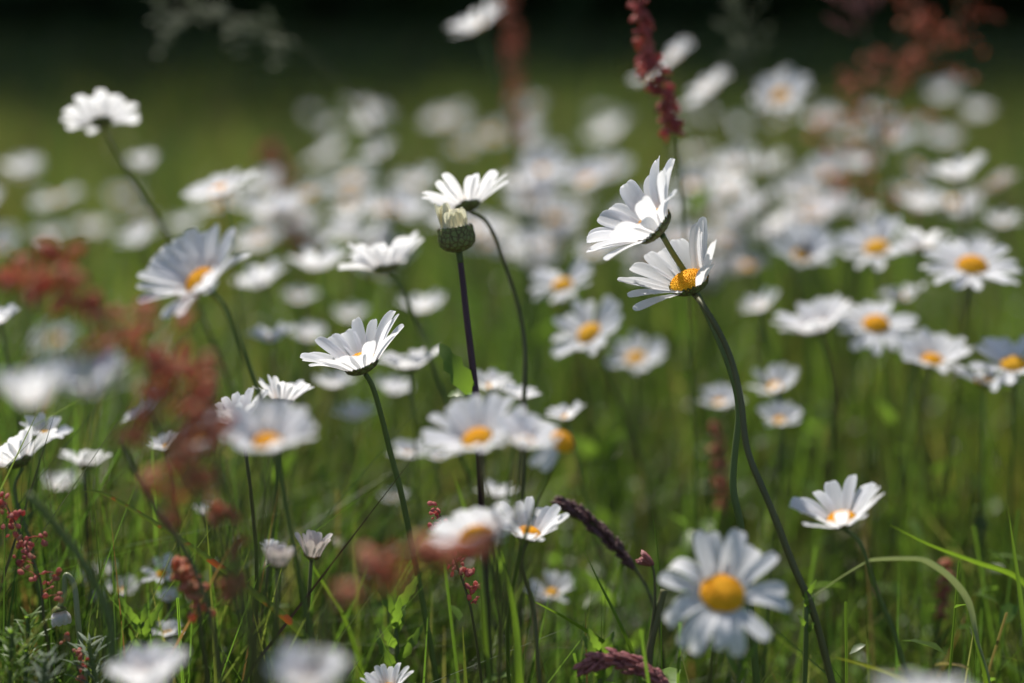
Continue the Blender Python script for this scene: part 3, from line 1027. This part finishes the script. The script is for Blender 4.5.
# --- the pale far drift: heads that nothing tells apart
g2 = random.Random(77)
for i in range(104):
    x = g2.uniform(190, 860) if i < 64 else g2.uniform(480, 1000) if i < 90 else g2.uniform(-60, 1080)
    y = g2.gauss(205, 50)
    y = min(300, max(116, y))
    h = g2.uniform(.33, .40)
    z = (CAM_H - h) * FPX / (y - HORIZON)
    z = min(2.8, max(1.1, z))
    daisy(x, y, .036 * g2.uniform(.8, 1.15) * FPX / z, z, (g2.gauss(-.2, .25), g2.gauss(.15, .2), .95), g2.choice([15, 25, 30, 38]),
          'far out-of-focus white daisy in the pale drift across the meadow', seed=300 + i, group='daisies of the far pale drift')


# ------------------------------------------------------------------ half-open bud
def build_bud():
    z = .645
    base = at(459, 252, z)
    foot = at(478, 400, .66)
    foot = Vector((foot.x + .005, foot.y + .05, -.01))
    root = thing('daisy_bud', 'half-open daisy bud with cream petals and dark scaly cup on a purple stem', 'flower bud', foot)
    k = z / FPX
    pts = spline([base, at(462, 275, z), at(467, 320, z), at(473, 370, z), at(477, 410, z), Vector((foot.x, foot.y, .12)), foot], 8)
    pts = [p - foot for p in pts]
    n = len(pts)
    st = link('stem', stem_mesh(pts, 2.9 * k, 4.2 * k, 40), root, M_STEM_PURPLE)
    top = MB()
    top.tube([p for p in pts[:5]], [3.6 * k, 3.3 * k, 3.2 * k, 3.15 * k, 3.0 * k], 8)
    link('neck', top.mesh('neck'), root, M_STEM)
    ax = Vector((-.16, .05, .98)).normalized()
    B = head_basis(ax, .4)
    M4 = Matrix.Translation(base - foot) @ B.to_4x4()
    r = 19 * k
    mb = MB()
    vs, fs = [], []
    prof = [(0, .18), (.05, .45), (.15, .74), (.32, .93), (.55, 1.0), (.8, .94), (1.0, .80), (1.08, .66)]
    s = 28
    for (h, q) in prof:
        for j in range(s):
            a = 2 * math.pi * j / s
            vs.append((r * q * math.cos(a), r * q * math.sin(a), r * h * 1.28))
    for i in range(len(prof) - 1):
        for j in range(s):
            fs.append((i * s + j, i * s + (j + 1) % s, (i + 1) * s + (j + 1) % s, (i + 1) * s + j))
    mb.add(vs, fs)
    rg = random.Random(4)
    for ring, (h, q, ln, cnt) in enumerate(((.12, .7, .42, 12), (.3, .93, .44, 16), (.55, 1.0, .45, 19), (.8, .97, .42, 20))):
        for j in range(cnt):
            a = 2 * math.pi * (j + .5 * (ring % 2)) / cnt
            d = Vector((math.cos(a), math.sin(a), 0))
            t = Vector((-math.sin(a), math.cos(a), 0))
            b = d * (r * q * 1.0) + Vector((0, 0, r * h * 1.28))
            tip = d * (r * (q * (.98 if h < .5 else .86) + .05)) + Vector((0, 0, r * (h * 1.28 + ln)))
            m1 = b.lerp(tip, .55) + d * (r * .035)
            w = r * .14
            mb.add([b - t * w, b + t * w, m1 + t * w * .95, tip, m1 - t * w * .95], [(0, 1, 2, 3, 4)])
    link('calyx', mb.mesh('calyx'), root, M_CALYX, M4)
    for i in range(22):
        ph = 2 * math.pi * (i + rg.uniform(-.2, .2)) / 22
        mb = MB()
        wd = B @ Vector((math.cos(ph), math.sin(ph), 0))
        long = 1.45 if wd.x < -.3 else 1.05
        petal_geo(mb, ph, r * .70, r * long * rg.uniform(.9, 1.1), r * .52, R(rg.uniform(80, 98)), R(rg.uniform(0, 40)), rg, nu=9, nv=5, h0=r * 1.2)
        link('petal', mb.mesh('petal'), root, M_CREAM, M4)
    d = MB()
    dome(d, r * .6, r * .25, 5, 16, rg, .03, z0=r * 1.38)
    link('disc', d.mesh('disc'), root, M_DISC_OLD, M4)
    lf = MB()
    p0 = at(474, 396, z) - foot
    small_leaf(lf, p0, at(441, 346, z) - at(474, 396, z), Vector((0, -1, .2)), .0235, .0075)
    link('leaf', lf.mesh('leaf'), st, M_LEAF)
    lf = MB()
    small_leaf(lf, p0, at(452, 392, z) - at(474, 394, z), Vector((0, -.6, 1)), .010, .0055)
    link('leaf', lf.mesh('leaf'), st, M_LEAF)


build_bud()


def build_fly():
    p = at(803, 250, .885)
    root = thing('fly', 'dark brown fly sitting on the disc of a raised-petal daisy', 'fly', p)
    mb = MB()
    mb.bead(Vector((0, 0, 0)), .0022, Vector((.3, .2, 1)), 1.5, .9, 8, 6)
    mb.bead(Vector((.0010, .0008, .0042)), .0015, Vector((.3, .2, 1)), 1.0, 1.0, 8, 6)
    m = leafy('fly_body', (0.035, 0.022, 0.015), (0, 0, 0), 0, .4, .3, 300, .4)
    link('body', mb.mesh('body'), root, m)
    for s in (-1, 1):
        w = MB()
        small_leaf(w, Vector((.0005, -.0016, .002)), Vector((s * .55, -.15, -1)), Vector((0, -1, 0)), .0065, .0026)
        link('wing', w.mesh('wing'), root, leafy('fly_wing', (.12, .1, .08), (.2, .18, .15), .5, .3, .2, 200, .5))


build_fly()


# ------------------------------------------------------------------ sorrel
G_SORREL = 'red sorrel spikes in the meadow'


def sorrel(path, label, mat, spread, nclust, bead, per, tip_first=True, foot=None, side=0, seed=0, stem_mat=None, fill=1.0, start=0.0, r_stem=.0007, loose=0.0):
    """path: pixels with distance, tip first; seed clusters sit along it from start to fill"""
    rg = random.Random(seed + 50)
    P = [at(*p) for p in path]
    if foot is None:
        d = (P[-1] - P[0])
        d = P[-1] - P[-2]
        d = d / max(.03, abs(d.z))
        foot = Vector((P[-1].x + max(-.5, min(.5, d.x)) * .45 * P[-1].z, P[-1].y + .03, -.01))
    else:
        foot = Vector((foot[0], foot[1], -.01))
    root = thing('red_sorrel', label, 'sorrel', foot, G_SORREL)
    allp = spline(P + [Vector((foot.x, foot.y, max(.04, P[-1].z * .45))), foot], 9)
    allp = [p - foot for p in allp]
    n = len(allp)
    mb = MB()
    mb.tube(allp, [r_stem * (.5 + 1.2 * i / n) for i in range(n)], 6)
    link('stem', mb.mesh('stem'), root, stem_mat or M_STEM_BROWN)
    top = [p - foot for p in spline(P, 16)]
    for c in range(nclust):
        f = start + (fill - start) * (c + rg.uniform(.1, .9)) / nclust
        q = f * (len(top) - 1)
        i = min(len(top) - 2, int(q))
        ctr = top[i].lerp(top[i + 1], q - i)
        tan = (top[i] - top[i + 1]).normalized()
        grow = spread * (.55 + .6 * min(1, (c + 1) / max(1, nclust * .5)))
        cm = MB()
        if loose:
            j = Vector((rg.gauss(0, 1), rg.gauss(0, 1), rg.gauss(0, 1)))
            e = ctr + (j - tan * j.dot(tan)) * loose
            cm.tube([ctr, ctr.lerp(e, .5), e], [.0004, .00035, .0003], 5)
            ctr = e
            grow *= rg.choice([.5, .8, 1.0, 1.25])
        if side:
            sd = Vector((rg.uniform(-1, 1), rg.uniform(-.6, .6), rg.uniform(-.1, .7))).normalized()
            bl = side * rg.uniform(.4, 1)
            e = ctr + sd * bl
            cm.tube([ctr, ctr.lerp(e, .5) + Vector((0, 0, bl * .08)), e], [r_stem * .6, r_stem * .5, r_stem * .35], 5)
            for k in range(per):
                t = rg.uniform(.3, 1.05)
                o = ctr.lerp(e, t) + Vector((rg.gauss(0, 1), rg.gauss(0, 1), rg.gauss(0, 1))) * (spread * .35)
                cm.bead(o, bead * rg.uniform(.55, 1.25), Vector((rg.gauss(0, 1), rg.gauss(0, 1), rg.gauss(-.5, 1))), rg.uniform(1.0, 1.5), rg.uniform(.3, .6))
        else:
            for k in range(per):
                d = Vector((rg.gauss(0, 1), rg.gauss(0, 1), rg.gauss(0, 1)))
                d = (d - tan * d.dot(tan) * .55).normalized()
                o = ctr + d * (grow * rg.uniform(.25, 1)) + tan * rg.uniform(-1, 1) * grow * .5
                cm.tube([ctr, o], [.00018, .00015], 3, False)
                cm.bead(o, bead * rg.uniform(.55, 1.25), d + Vector((rg.gauss(0, .6), rg.gauss(0, .6), -.5)), rg.uniform(1.0, 1.6), rg.uniform(.25, .6))
        link('seed_cluster', cm.mesh('seed_cluster'), root, mat)
    return root


sorrel([(632, -45, .735), (640, 5, .735), (650, 60, .735), (668, 105, .735), (676, 142, .735), (682, 200, .735)],
       'tall crimson sorrel spike crossing the top border over white daisies', M_SORREL_CRIMSON, .0040, 24, .0016, 11, fill=.76, seed=1, loose=.0014, r_stem=.0004, stem_mat=M_STEM)
sorrel([(506, -60, 1.25), (508, 0, 1.25), (510, 60, 1.25), (519, 120, 1.25), (525, 165, 1.25), (530, 260, 1.25)],
       'tall hazy brownish-red sorrel spike beside the highest blurred daisy', M_SORREL, .008, 20, .0019, 8, fill=.7, seed=2)
sorrel([(975, -30, 1.0), (950, 30, 1.0), (915, 75, 1.0), (885, 120, 1.0), (868, 180, 1.0), (862, 260, 1.0)],
       'dark red branching sorrel with loose seed beads against the wood', M_SORREL, .010, 24, .0017, 5, side=.046, fill=.9, seed=3)
sorrel([(925, -25, 1.1), (905, 30, 1.1), (880, 85, 1.1), (850, 120, 1.1), (845, 190, 1.1), (848, 260, 1.1)],
       'dull red sorrel leaning behind the darker branching one', M_SORREL, .009, 14, .0019, 6, side=.03, fill=.85, seed=33)
sorrel([(22, 258, .455), (45, 280, .455), (90, 312, .45), (135, 345, .45), (175, 385, .45), (205, 430, .455), (225, 500, .46)],
       'large blurred red sorrel leaning across in front of the thick-stemmed daisy', M_SORREL, .0064, 30, .0017, 7, fill=.96, seed=4, loose=.0055)
sorrel([(150, 395, .44), (160, 430, .44), (180, 462, .44), (205, 500, .445)],
       'rust-red sorrel tip in front of the ragged grey-white daisy', M_SORREL_RUST, .0055, 6, .002, 9, fill=.9, seed=5, loose=.004)
sorrel([(268, 142, 1.35), (274, 170, 1.35), (285, 210, 1.35), (297, 245, 1.35), (302, 290, 1.35)],
       'hazy red sorrel among far daisies at the edge of open grass', M_SORREL, .012, 12, .0026, 12, fill=.8, seed=6)
sorrel([(2, 498, .60), (14, 520, .60), (28, 550, .60), (40, 580, .60), (44, 620, .60)],
       'sharp pink sorrel beads hanging beside the dark stem of the edge-cut daisy', M_SORREL_PINK, .0035, 15, .0010, 5, side=.0085, fill=.9, seed=7, r_stem=.0004)
sorrel([(438, 510, .61), (447, 535, .61), (455, 560, .61), (464, 585, .61), (472, 615, .61)],
       'sharp crimson-pink sorrel sprig rising under the hazy flat daisy', M_SORREL_PINK, .003, 15, .00095, 6, side=.007, fill=.95, seed=8, r_stem=.0004)
sorrel([(492, 556, .43), (468, 556, .43), (440, 548, .43), (400, 552, .43), (360, 570, .43), (335, 600, .43)],
       'large orange-red sorrel blur bending low across the grass', M_SORREL_RUST, .0048, 8, .0019, 9, fill=.95, seed=9, loose=.0036)
sorrel([(716, 425, .84), (720, 450, .84), (722, 480, .84), (724, 515, .84)],
       'dim brownish sorrel beads standing beside the crossed stems', M_SORREL, .004, 11, .0017, 7, fill=.95, seed=10)
sorrel([(208, 512, .50), (228, 520, .50), (236, 555, .50), (228, 585, .50), (240, 615, .50)],
       'small orange sorrel blurs just above the rusty long blade', M_SORREL_RUST, .0035, 5, .0017, 8, fill=.9, seed=11)
sorrel([(176, 560, .56), (185, 575, .56), (196, 590, .56), (200, 620, .56)],
       'rusty sorrel tuft next to the low yellow-disc daisy', M_SORREL_RUST, .004, 6, .0015, 9, fill=.9, seed=12)
sorrel([(66, 640, .60), (74, 655, .60), (80, 678, .60), (84, 700, .60)],
       'pink sorrel beads among silvery needle leaves', M_SORREL_PINK, .0022, 6, .0010, 4, side=.004, fill=.95, seed=13, r_stem=.0004)
sorrel([(946, 560, .74), (944, 590, .74), (940, 620, .74)],
       'dim brown sorrel standing behind the kinked pale blade', M_SORREL, .0035, 7, .0014, 6, fill=.95, seed=14)


# ------------------------------------------------------------------ grass heads and single blades
def grass_head(path, label, mat, head_to, width, count, spike, foot=None, branch=0.0, seed=0, droop=0.0):
    rg = random.Random(seed + 900)
    P = [at(*p) for p in path]
    foot = Vector((foot[0], foot[1], -.01)) if foot else Vector((P[-1].x + .01, P[-1].y + .03, -.01))
    root = thing('seeding_grass', label, 'grass head', foot, 'grasses in seed')
    allp = [p - foot for p in spline(P + [Vector((foot.x, foot.y, P[-1].z * .4)), foot], 9)]
    mb = MB()
    mb.tube(allp, [.0004 + .0006 * i / len(allp) for i in range(len(allp))], 6)
    link('stem', mb.mesh('stem'), root, M_STEM_BROWN)
    top = [p - foot for p in spline(P, 16)]
    hm = MB()
    m = int(head_to * (len(top) - 1))
    for k in range(count):
        q = m * (k + rg.random()) / count
        i = min(len(top) - 2, int(q))
        c = top[i].lerp(top[i + 1], q - i)
        tan = (top[i] - top[i + 1]).normalized()
        f = q / max(1, m)
        wd = width * (.35 + .65 * math.sin(math.pi * min(1, .12 + f * .85)))
        d = Vector((rg.gauss(0, 1), rg.gauss(0, 1), rg.gauss(0, 1)))
        d = (d - tan * d.dot(tan)).normalized()
        if branch:
            e = c + d * (branch * rg.uniform(.3, 1)) + tan * branch * .5 + Vector((0, 0, -droop * rg.random()))
            hm.tube([c, c.lerp(e, .5) + Vector((0, 0, .1 * branch)), e], [.00022, .0002, .00016], 4)
            for j in range(4):
                o = c.lerp(e, rg.uniform(.4, 1.05))
                hm.bead(o + Vector((rg.gauss(0, 1), rg.gauss(0, 1), rg.gauss(0, 1))) * .0012, spike * rg.uniform(.7, 1.1), d * .6 + tan, 2.8, .7, 5, 4)
        else:
            o = c + d * wd * rg.uniform(.25, 1)
            hm.bead(o, spike * rg.uniform(.7, 1.15), tan * 1.3 + d * rg.uniform(.2, .8), 2.9, .65, 5, 4)
    link('seed_head', hm.mesh('seed_head'), root, mat)


grass_head([(557, 502, .67), (580, 514, .67), (605, 535, .67), (632, 565, .67), (652, 600, .67), (662, 650, .67)],
           'dark purple grass spike arching down beside the sharp-tipped daisy', M_SEED_PURPLE, .62, .0026, 170, .0009, seed=1, foot=(.07, .73))
grass_head([(580, 670, .59), (598, 660, .59), (625, 662, .59), (650, 672, .59), (668, 690, .59), (675, 720, .59)],
           'pink-purple grass head curving sideways at the lower border', M_SEED_PINK, .8, .0034, 210, .0008, seed=2, foot=(.07, .64))
grass_head([(168, 6, .98), (205, 12, .98), (250, 20, .98), (290, 40, .98), (330, 72, .98), (375, 130, .98)],
           'pale feathery grass head nodding under the dark wood', M_SEED_PALE, .66, .005, 34, .0011, branch=.018, seed=3, droop=.016)
grass_head([(735, -10, 1.0), (742, 30, 1.0), (752, 70, 1.0), (760, 120, 1.0), (765, 180, 1.0)],
           'thin faint grass head rising beyond the tilted plate-like daisy', M_SEED_PALE, .5, .004, 22, .0008, branch=.02, seed=4)
grass_head([(836, -45, .95), (850, -5, .95), (868, 40, .95), (880, 110, .95), (890, 190, .95)],
           'mauve hazy grass head beside the dull red sorrel at the top border', M_SEED_PINK, .5, .006, 24, .0010, branch=.03, seed=5)
grass_head([(645, 560, .6), (652, 566, .6), (655, 600, .6), (650, 640, .6), (647, 690, .6)],
           'small pink grass bud tucked against the large outward-facing daisy', M_SEED_PINK, .09, .0022, 24, .0010, seed=6)


def blade_thing(path, width_px, label, mat, foot=None, side=(0.3, -1, .2), kink=False):
    P = [at(*p) for p in path]
    end = P[-1]
    foot = Vector((foot[0], foot[1], -.01)) if foot else Vector((end.x + .01, end.y + .02, -.01))
    pts = spline([foot, Vector((foot.x, foot.y, max(.03, end.z * .5)))] + P[::-1], 3 if kink else 8)
    root = link('grass_blade', None)
    mb = MB()
    mb.blade([p - foot for p in pts], width_px * path[0][2] / FPX, Vector(side))
    me = mb.mesh('grass_blade')
    bpy.data.objects.remove(root)
    o = link('grass_blade', me, mat=mat)
    o.location = foot
    o['label'] = label
    o['category'] = 'grass blade'
    o['group'] = 'long single grass blades'
    return o


def rusty_mat():
    m = leafy('blade_rust_spots', (0.13, 0.17, 0.02), (0.36, 0.42, 0.03), .4, .38, .5, 60, .45)
    nt = m.node_tree
    tc = nt.nodes.new('ShaderNodeTexCoord')
    v = nt.nodes.new('ShaderNodeTexNoise')
    v.inputs['Scale'].default_value = 130
    nt.links.new(tc.outputs['Object'], v.inputs['Vector'])
    cr = nt.nodes.new('ShaderNodeValToRGB')
    cr.color_ramp.elements[0].position = .55
    cr.color_ramp.elements[0].color = (0.12, 0.17, 0.02, 1)
    cr.color_ramp.elements[1].position = .64
    cr.color_ramp.elements[1].color = (0.36, 0.09, 0.02, 1)
    nt.links.new(v.outputs['Fac'], cr.inputs[0])
    for n in nt.nodes:
        if n.type in ('BSDF_PRINCIPLED', 'BSDF_TRANSLUCENT'):
            nt.links.new(cr.outputs[0], n.inputs[0])
    return m


blade_thing([(76, 494, .60), (95, 491, .60), (135, 511, .60), (200, 553, .60), (250, 590, .60), (300, 632, .60), (345, 700, .60)], 9,
            'long slanting green blade with rust-red spots', rusty_mat(), side=(.5, .2, 1))
blade_thing([(790, 610, .585), (812, 597, .585), (840, 578, .585), (864, 563.5, .585), (869, 561, .585), (875, 560, .585), (900, 559, .585), (922, 560, .585), (934, 566, .587), (950, 578, .59), (968, 602, .595), (976, 640, .60), (990, 690, .60)], 9,
            'pale kinked grass blade bent over like a bridge', M_STRAW, side=(0, -.6, 1), kink=True)
blade_thing([(583, 548, .62), (598, 580, .62), (618, 620, .62), (636, 662, .62), (645, 700, .62)], 6,
            'upright bright blade above the pink-purple grass head', M_BLADE, side=(1, -.2, .2))
blade_thing([(525, 597, .62), (560, 615, .62), (600, 640, .62), (640, 668, .62), (660, 700, .62)], 9,
            'broad green blade slanting down to the pink-purple grass head', M_BLADE, side=(.4, -.3, 1))
blade_thing([(650, 500, .64), (656, 540, .64), (660, 600, .64), (662, 690, .64)], 5, 'thin upright blade behind the large outward-facing daisy', M_BLADE)
blade_thing([(1008, 508, .60), (1014, 550, .60), (1022, 610, .60), (1030, 690, .60)], 7, 'upright blade along the border beyond the kinked one', M_BLADE, side=(1, -.3, 0))
blade_thing([(966, 598, .60), (976, 640, .60), (988, 690, .60)], 8, 'short upright blade beside the foot of the kinked one', M_BLADE, side=(1, -.3, 0))
blade_thing([(890, 525, .66), (930, 545, .66), (975, 562, .66), (1020, 580, .66), (1060, 640, .66)], 8, 'soft green blade slanting down to the border behind the kinked one', M_BLADE, side=(.2, -.3, 1))
blade_thing([(825, 655, .58), (860, 664, .58), (900, 678, .58), (930, 700, .58)], 7, 'yellow-green blade lying low under the kinked one', M_BLADE_RED, side=(.2, -.2, 1))
blade_thing([(452, 470, .56), (462, 500, .56), (478, 560, .56), (486, 640, .56)], 7, 'soft green blade between crimson sprig and yellow-eyed daisy', M_BLADE, side=(1, -.2, 0))
blade_thing([(500, 545, .58), (508, 580, .58), (516, 630, .58), (520, 700, .58)], 10, 'bright broad blade under the two joined white daisies', M_BLADE, side=(1, -.3, 0))
blade_thing([(300, 545, .66), (318, 575, .66), (345, 620, .66), (365, 690, .66)], 7, 'green blade behind the withering closed tuft', M_BLADE, side=(1, -.3, 0))


# ------------------------------------------------------------------ leafy sprigs, needle-leaved plants, drooping bud
def needle_plant(x, y, z, h_px, label, mat, n, nl, seed, lean=0.1):
    rg = random.Random(seed)
    top = at(x, y, z)
    foot = Vector((top.x - lean * .05, top.y + .02, -.01))
    root = thing('needle_leaved_plant', label, 'plant', foot, 'needle-leaved plants low in the grass')
    pts = [p - foot for p in spline([top, at(x - lean * 10, y + h_px * .5, z), at(x - lean * 25, y + h_px, z), foot], 9)]
    mb = MB()
    mb.tube(pts, .0008, 6)
    link('stem', mb.mesh('stem'), root, M_STEM)
    m = int(len(pts) * .72)
    for k in range(n):
        q = m * k / n
        i = int(q)
        c = pts[i].lerp(pts[i + 1], q - i)
        a = k * 2.4
        d = Vector((math.cos(a), math.sin(a) * .9, rg.uniform(.15, .8))).normalized()
        L = nl * rg.uniform(.6, 1.1) * (.5 + .5 * min(1, k / (n * .35)))
        e = c + d * L
        lb = MB()
        lb.blade([c, c.lerp(e, .35) + Vector((0, 0, L * .06)), c.lerp(e, .7) + Vector((0, 0, L * .06)), e], .0016, d.cross(Vector((0, 0, 1))), .3)
        link('leaf', lb.mesh('leaf'), root, mat)


needle_plant(28, 615, .60, 70, 'dark green needle-leaved plant in the lower corner', M_LEAF, 46, .013, 1)
needle_plant(12, 630, .58, 60, 'green needle-leaved plant cut by the border in the lower corner', M_LEAF, 36, .012, 2)
needle_plant(88, 640, .60, 55, 'silvery needle-leaved plant beside the pink beads', M_LEAF_SILVER, 30, .013, 3, -.5)
needle_plant(45, 655, .57, 40, 'pale silvery sprig at the lower border beside the dark needle plant', M_LEAF_SILVER, 22, .010, 4)


def sprig(x, y, z, label, leaves, mat, size, seed, stem_to):
    leaves += 3
    rg = random.Random(seed)
    top = at(x, y, z)
    b = at(*stem_to)
    foot = Vector((b.x, b.y + .02, -.01))
    root = thing('leafy_sprig', label, 'sprig', foot, 'leafy sprigs')
    pts = [p - foot for p in spline([top, b, foot], 10)]
    mb = MB()
    mb.tube(pts, .0009, 6)
    link('stem', mb.mesh('stem'), root, M_STEM)
    for k in range(leaves):
        c = pts[min(len(pts) - 1, int(k * 1.6))]
        a = k * 2.6 + seed
        lm = MB()
        small_leaf(lm, c, Vector((math.cos(a) * .7, math.sin(a) * .5, 1.0)), Vector((0, -1, .1)), size * rg.uniform(.6, 1.1), size * .2)
        link('leaf', lm.mesh('leaf'), root, mat)


sprig(142, 622, .60, 'small bright sprig of pointed leaves over the big hazy daisy', 5, M_LEAF, .013, 1, (146, 660, .60))
sprig(742, 640, .56, 'small green leaf bud standing under the large outward-facing daisy', 4, M_LEAF, .010, 2, (738, 690, .56))
sprig(806, 590, .60, 'tiny leaf tuft where the kinked pale blade starts', 4, M_LEAF, .008, 3, (806, 640, .60))
sprig(600, 650, .60, 'low leafy sprig beside the broad slanting blade', 5, M_LEAF, .014, 4, (600, 690, .60))
sprig(395, 610, .64, 'leafy green sprig below the orange sorrel blur', 6, M_LEAF, .018, 6, (398, 680, .64))


def hanging_bud():
    z = .62
    c = at(60, 615, z)
    t = at(66, 575, z)
    foot = Vector((t.x + .012, t.y + .03, -.01))
    root = thing('nodding_bud', 'round white bud hanging under a twisted dry stalk', 'flower bud', foot)
    mb = MB()
    mb.tube([p - foot for p in spline([c + Vector((0, 0, .003)), at(64, 595, z), t, at(72, 580, z), at(80, 640, z), foot], 8)], .0011, 6)
    link('stem', mb.mesh('stem'), root, M_STRAW)
    rg = random.Random(8)
    M4 = Matrix.Translation(c - foot) @ head_basis(Vector((.15, -.1, -.9)), 0).to_4x4()
    r = 10 * z / FPX
    for i in range(12):
        pm = MB()
        petal_geo(pm, 2 * math.pi * i / 12, r * .3, r * 1.9, r * .7, R(35), R(85), rg, nu=9, nv=5, h0=-r * .6)
        link('petal', pm.mesh('petal'), root, M_PETAL, M4)
    dm = MB()
    dome(dm, r * .8, r * .8, 5, 14, rg, .02)
    link('disc', dm.mesh('disc'), root, M_DISC, M4)
    cm = MB()
    dome(cm, r * .75, r * .55, 4, 12, rg, .02, z0=-r * .45, down=True)
    link('calyx', cm.mesh('calyx'), root, M_CALYX, M4)


hanging_bud()


def bare_stem(path, label, mat, r, seed, hairs=60):
    P = [at(*p) for p in path]
    foot = Vector((P[-1].x, P[-1].y + .02, -.01))
    pts = [p - foot for p in spline(P + [foot], 9)]
    me = stem_mesh(pts, r, r * 1.3, hairs, random.Random(seed))
    o = link('bare_stalk', me, mat=mat)
    o.location = foot
    o['label'] = label
    o['category'] = 'stalk'
    o['group'] = 'bare stalks'


bare_stem([(664, 590, .6), (657, 620, .6), (650, 650, .6), (648, 700, .6)], 'hairy brown stalk between pink-purple grass head and large daisy', M_STEM_BROWN, .0012, 1)
bare_stem([(28, 495, .52), (60, 530, .52), (90, 575, .52), (110, 620, .52), (112, 700, .52)], 'dark thick stalk crossing in front of the little low daisies', M_STEM, .0013, 2)
bare_stem([(120, 440, .54), (150, 500, .54), (190, 560, .54), (215, 640, .54)], 'thin soft stalk slanting behind the rusty long blade', M_STEM_BROWN, .0008, 3, 0)
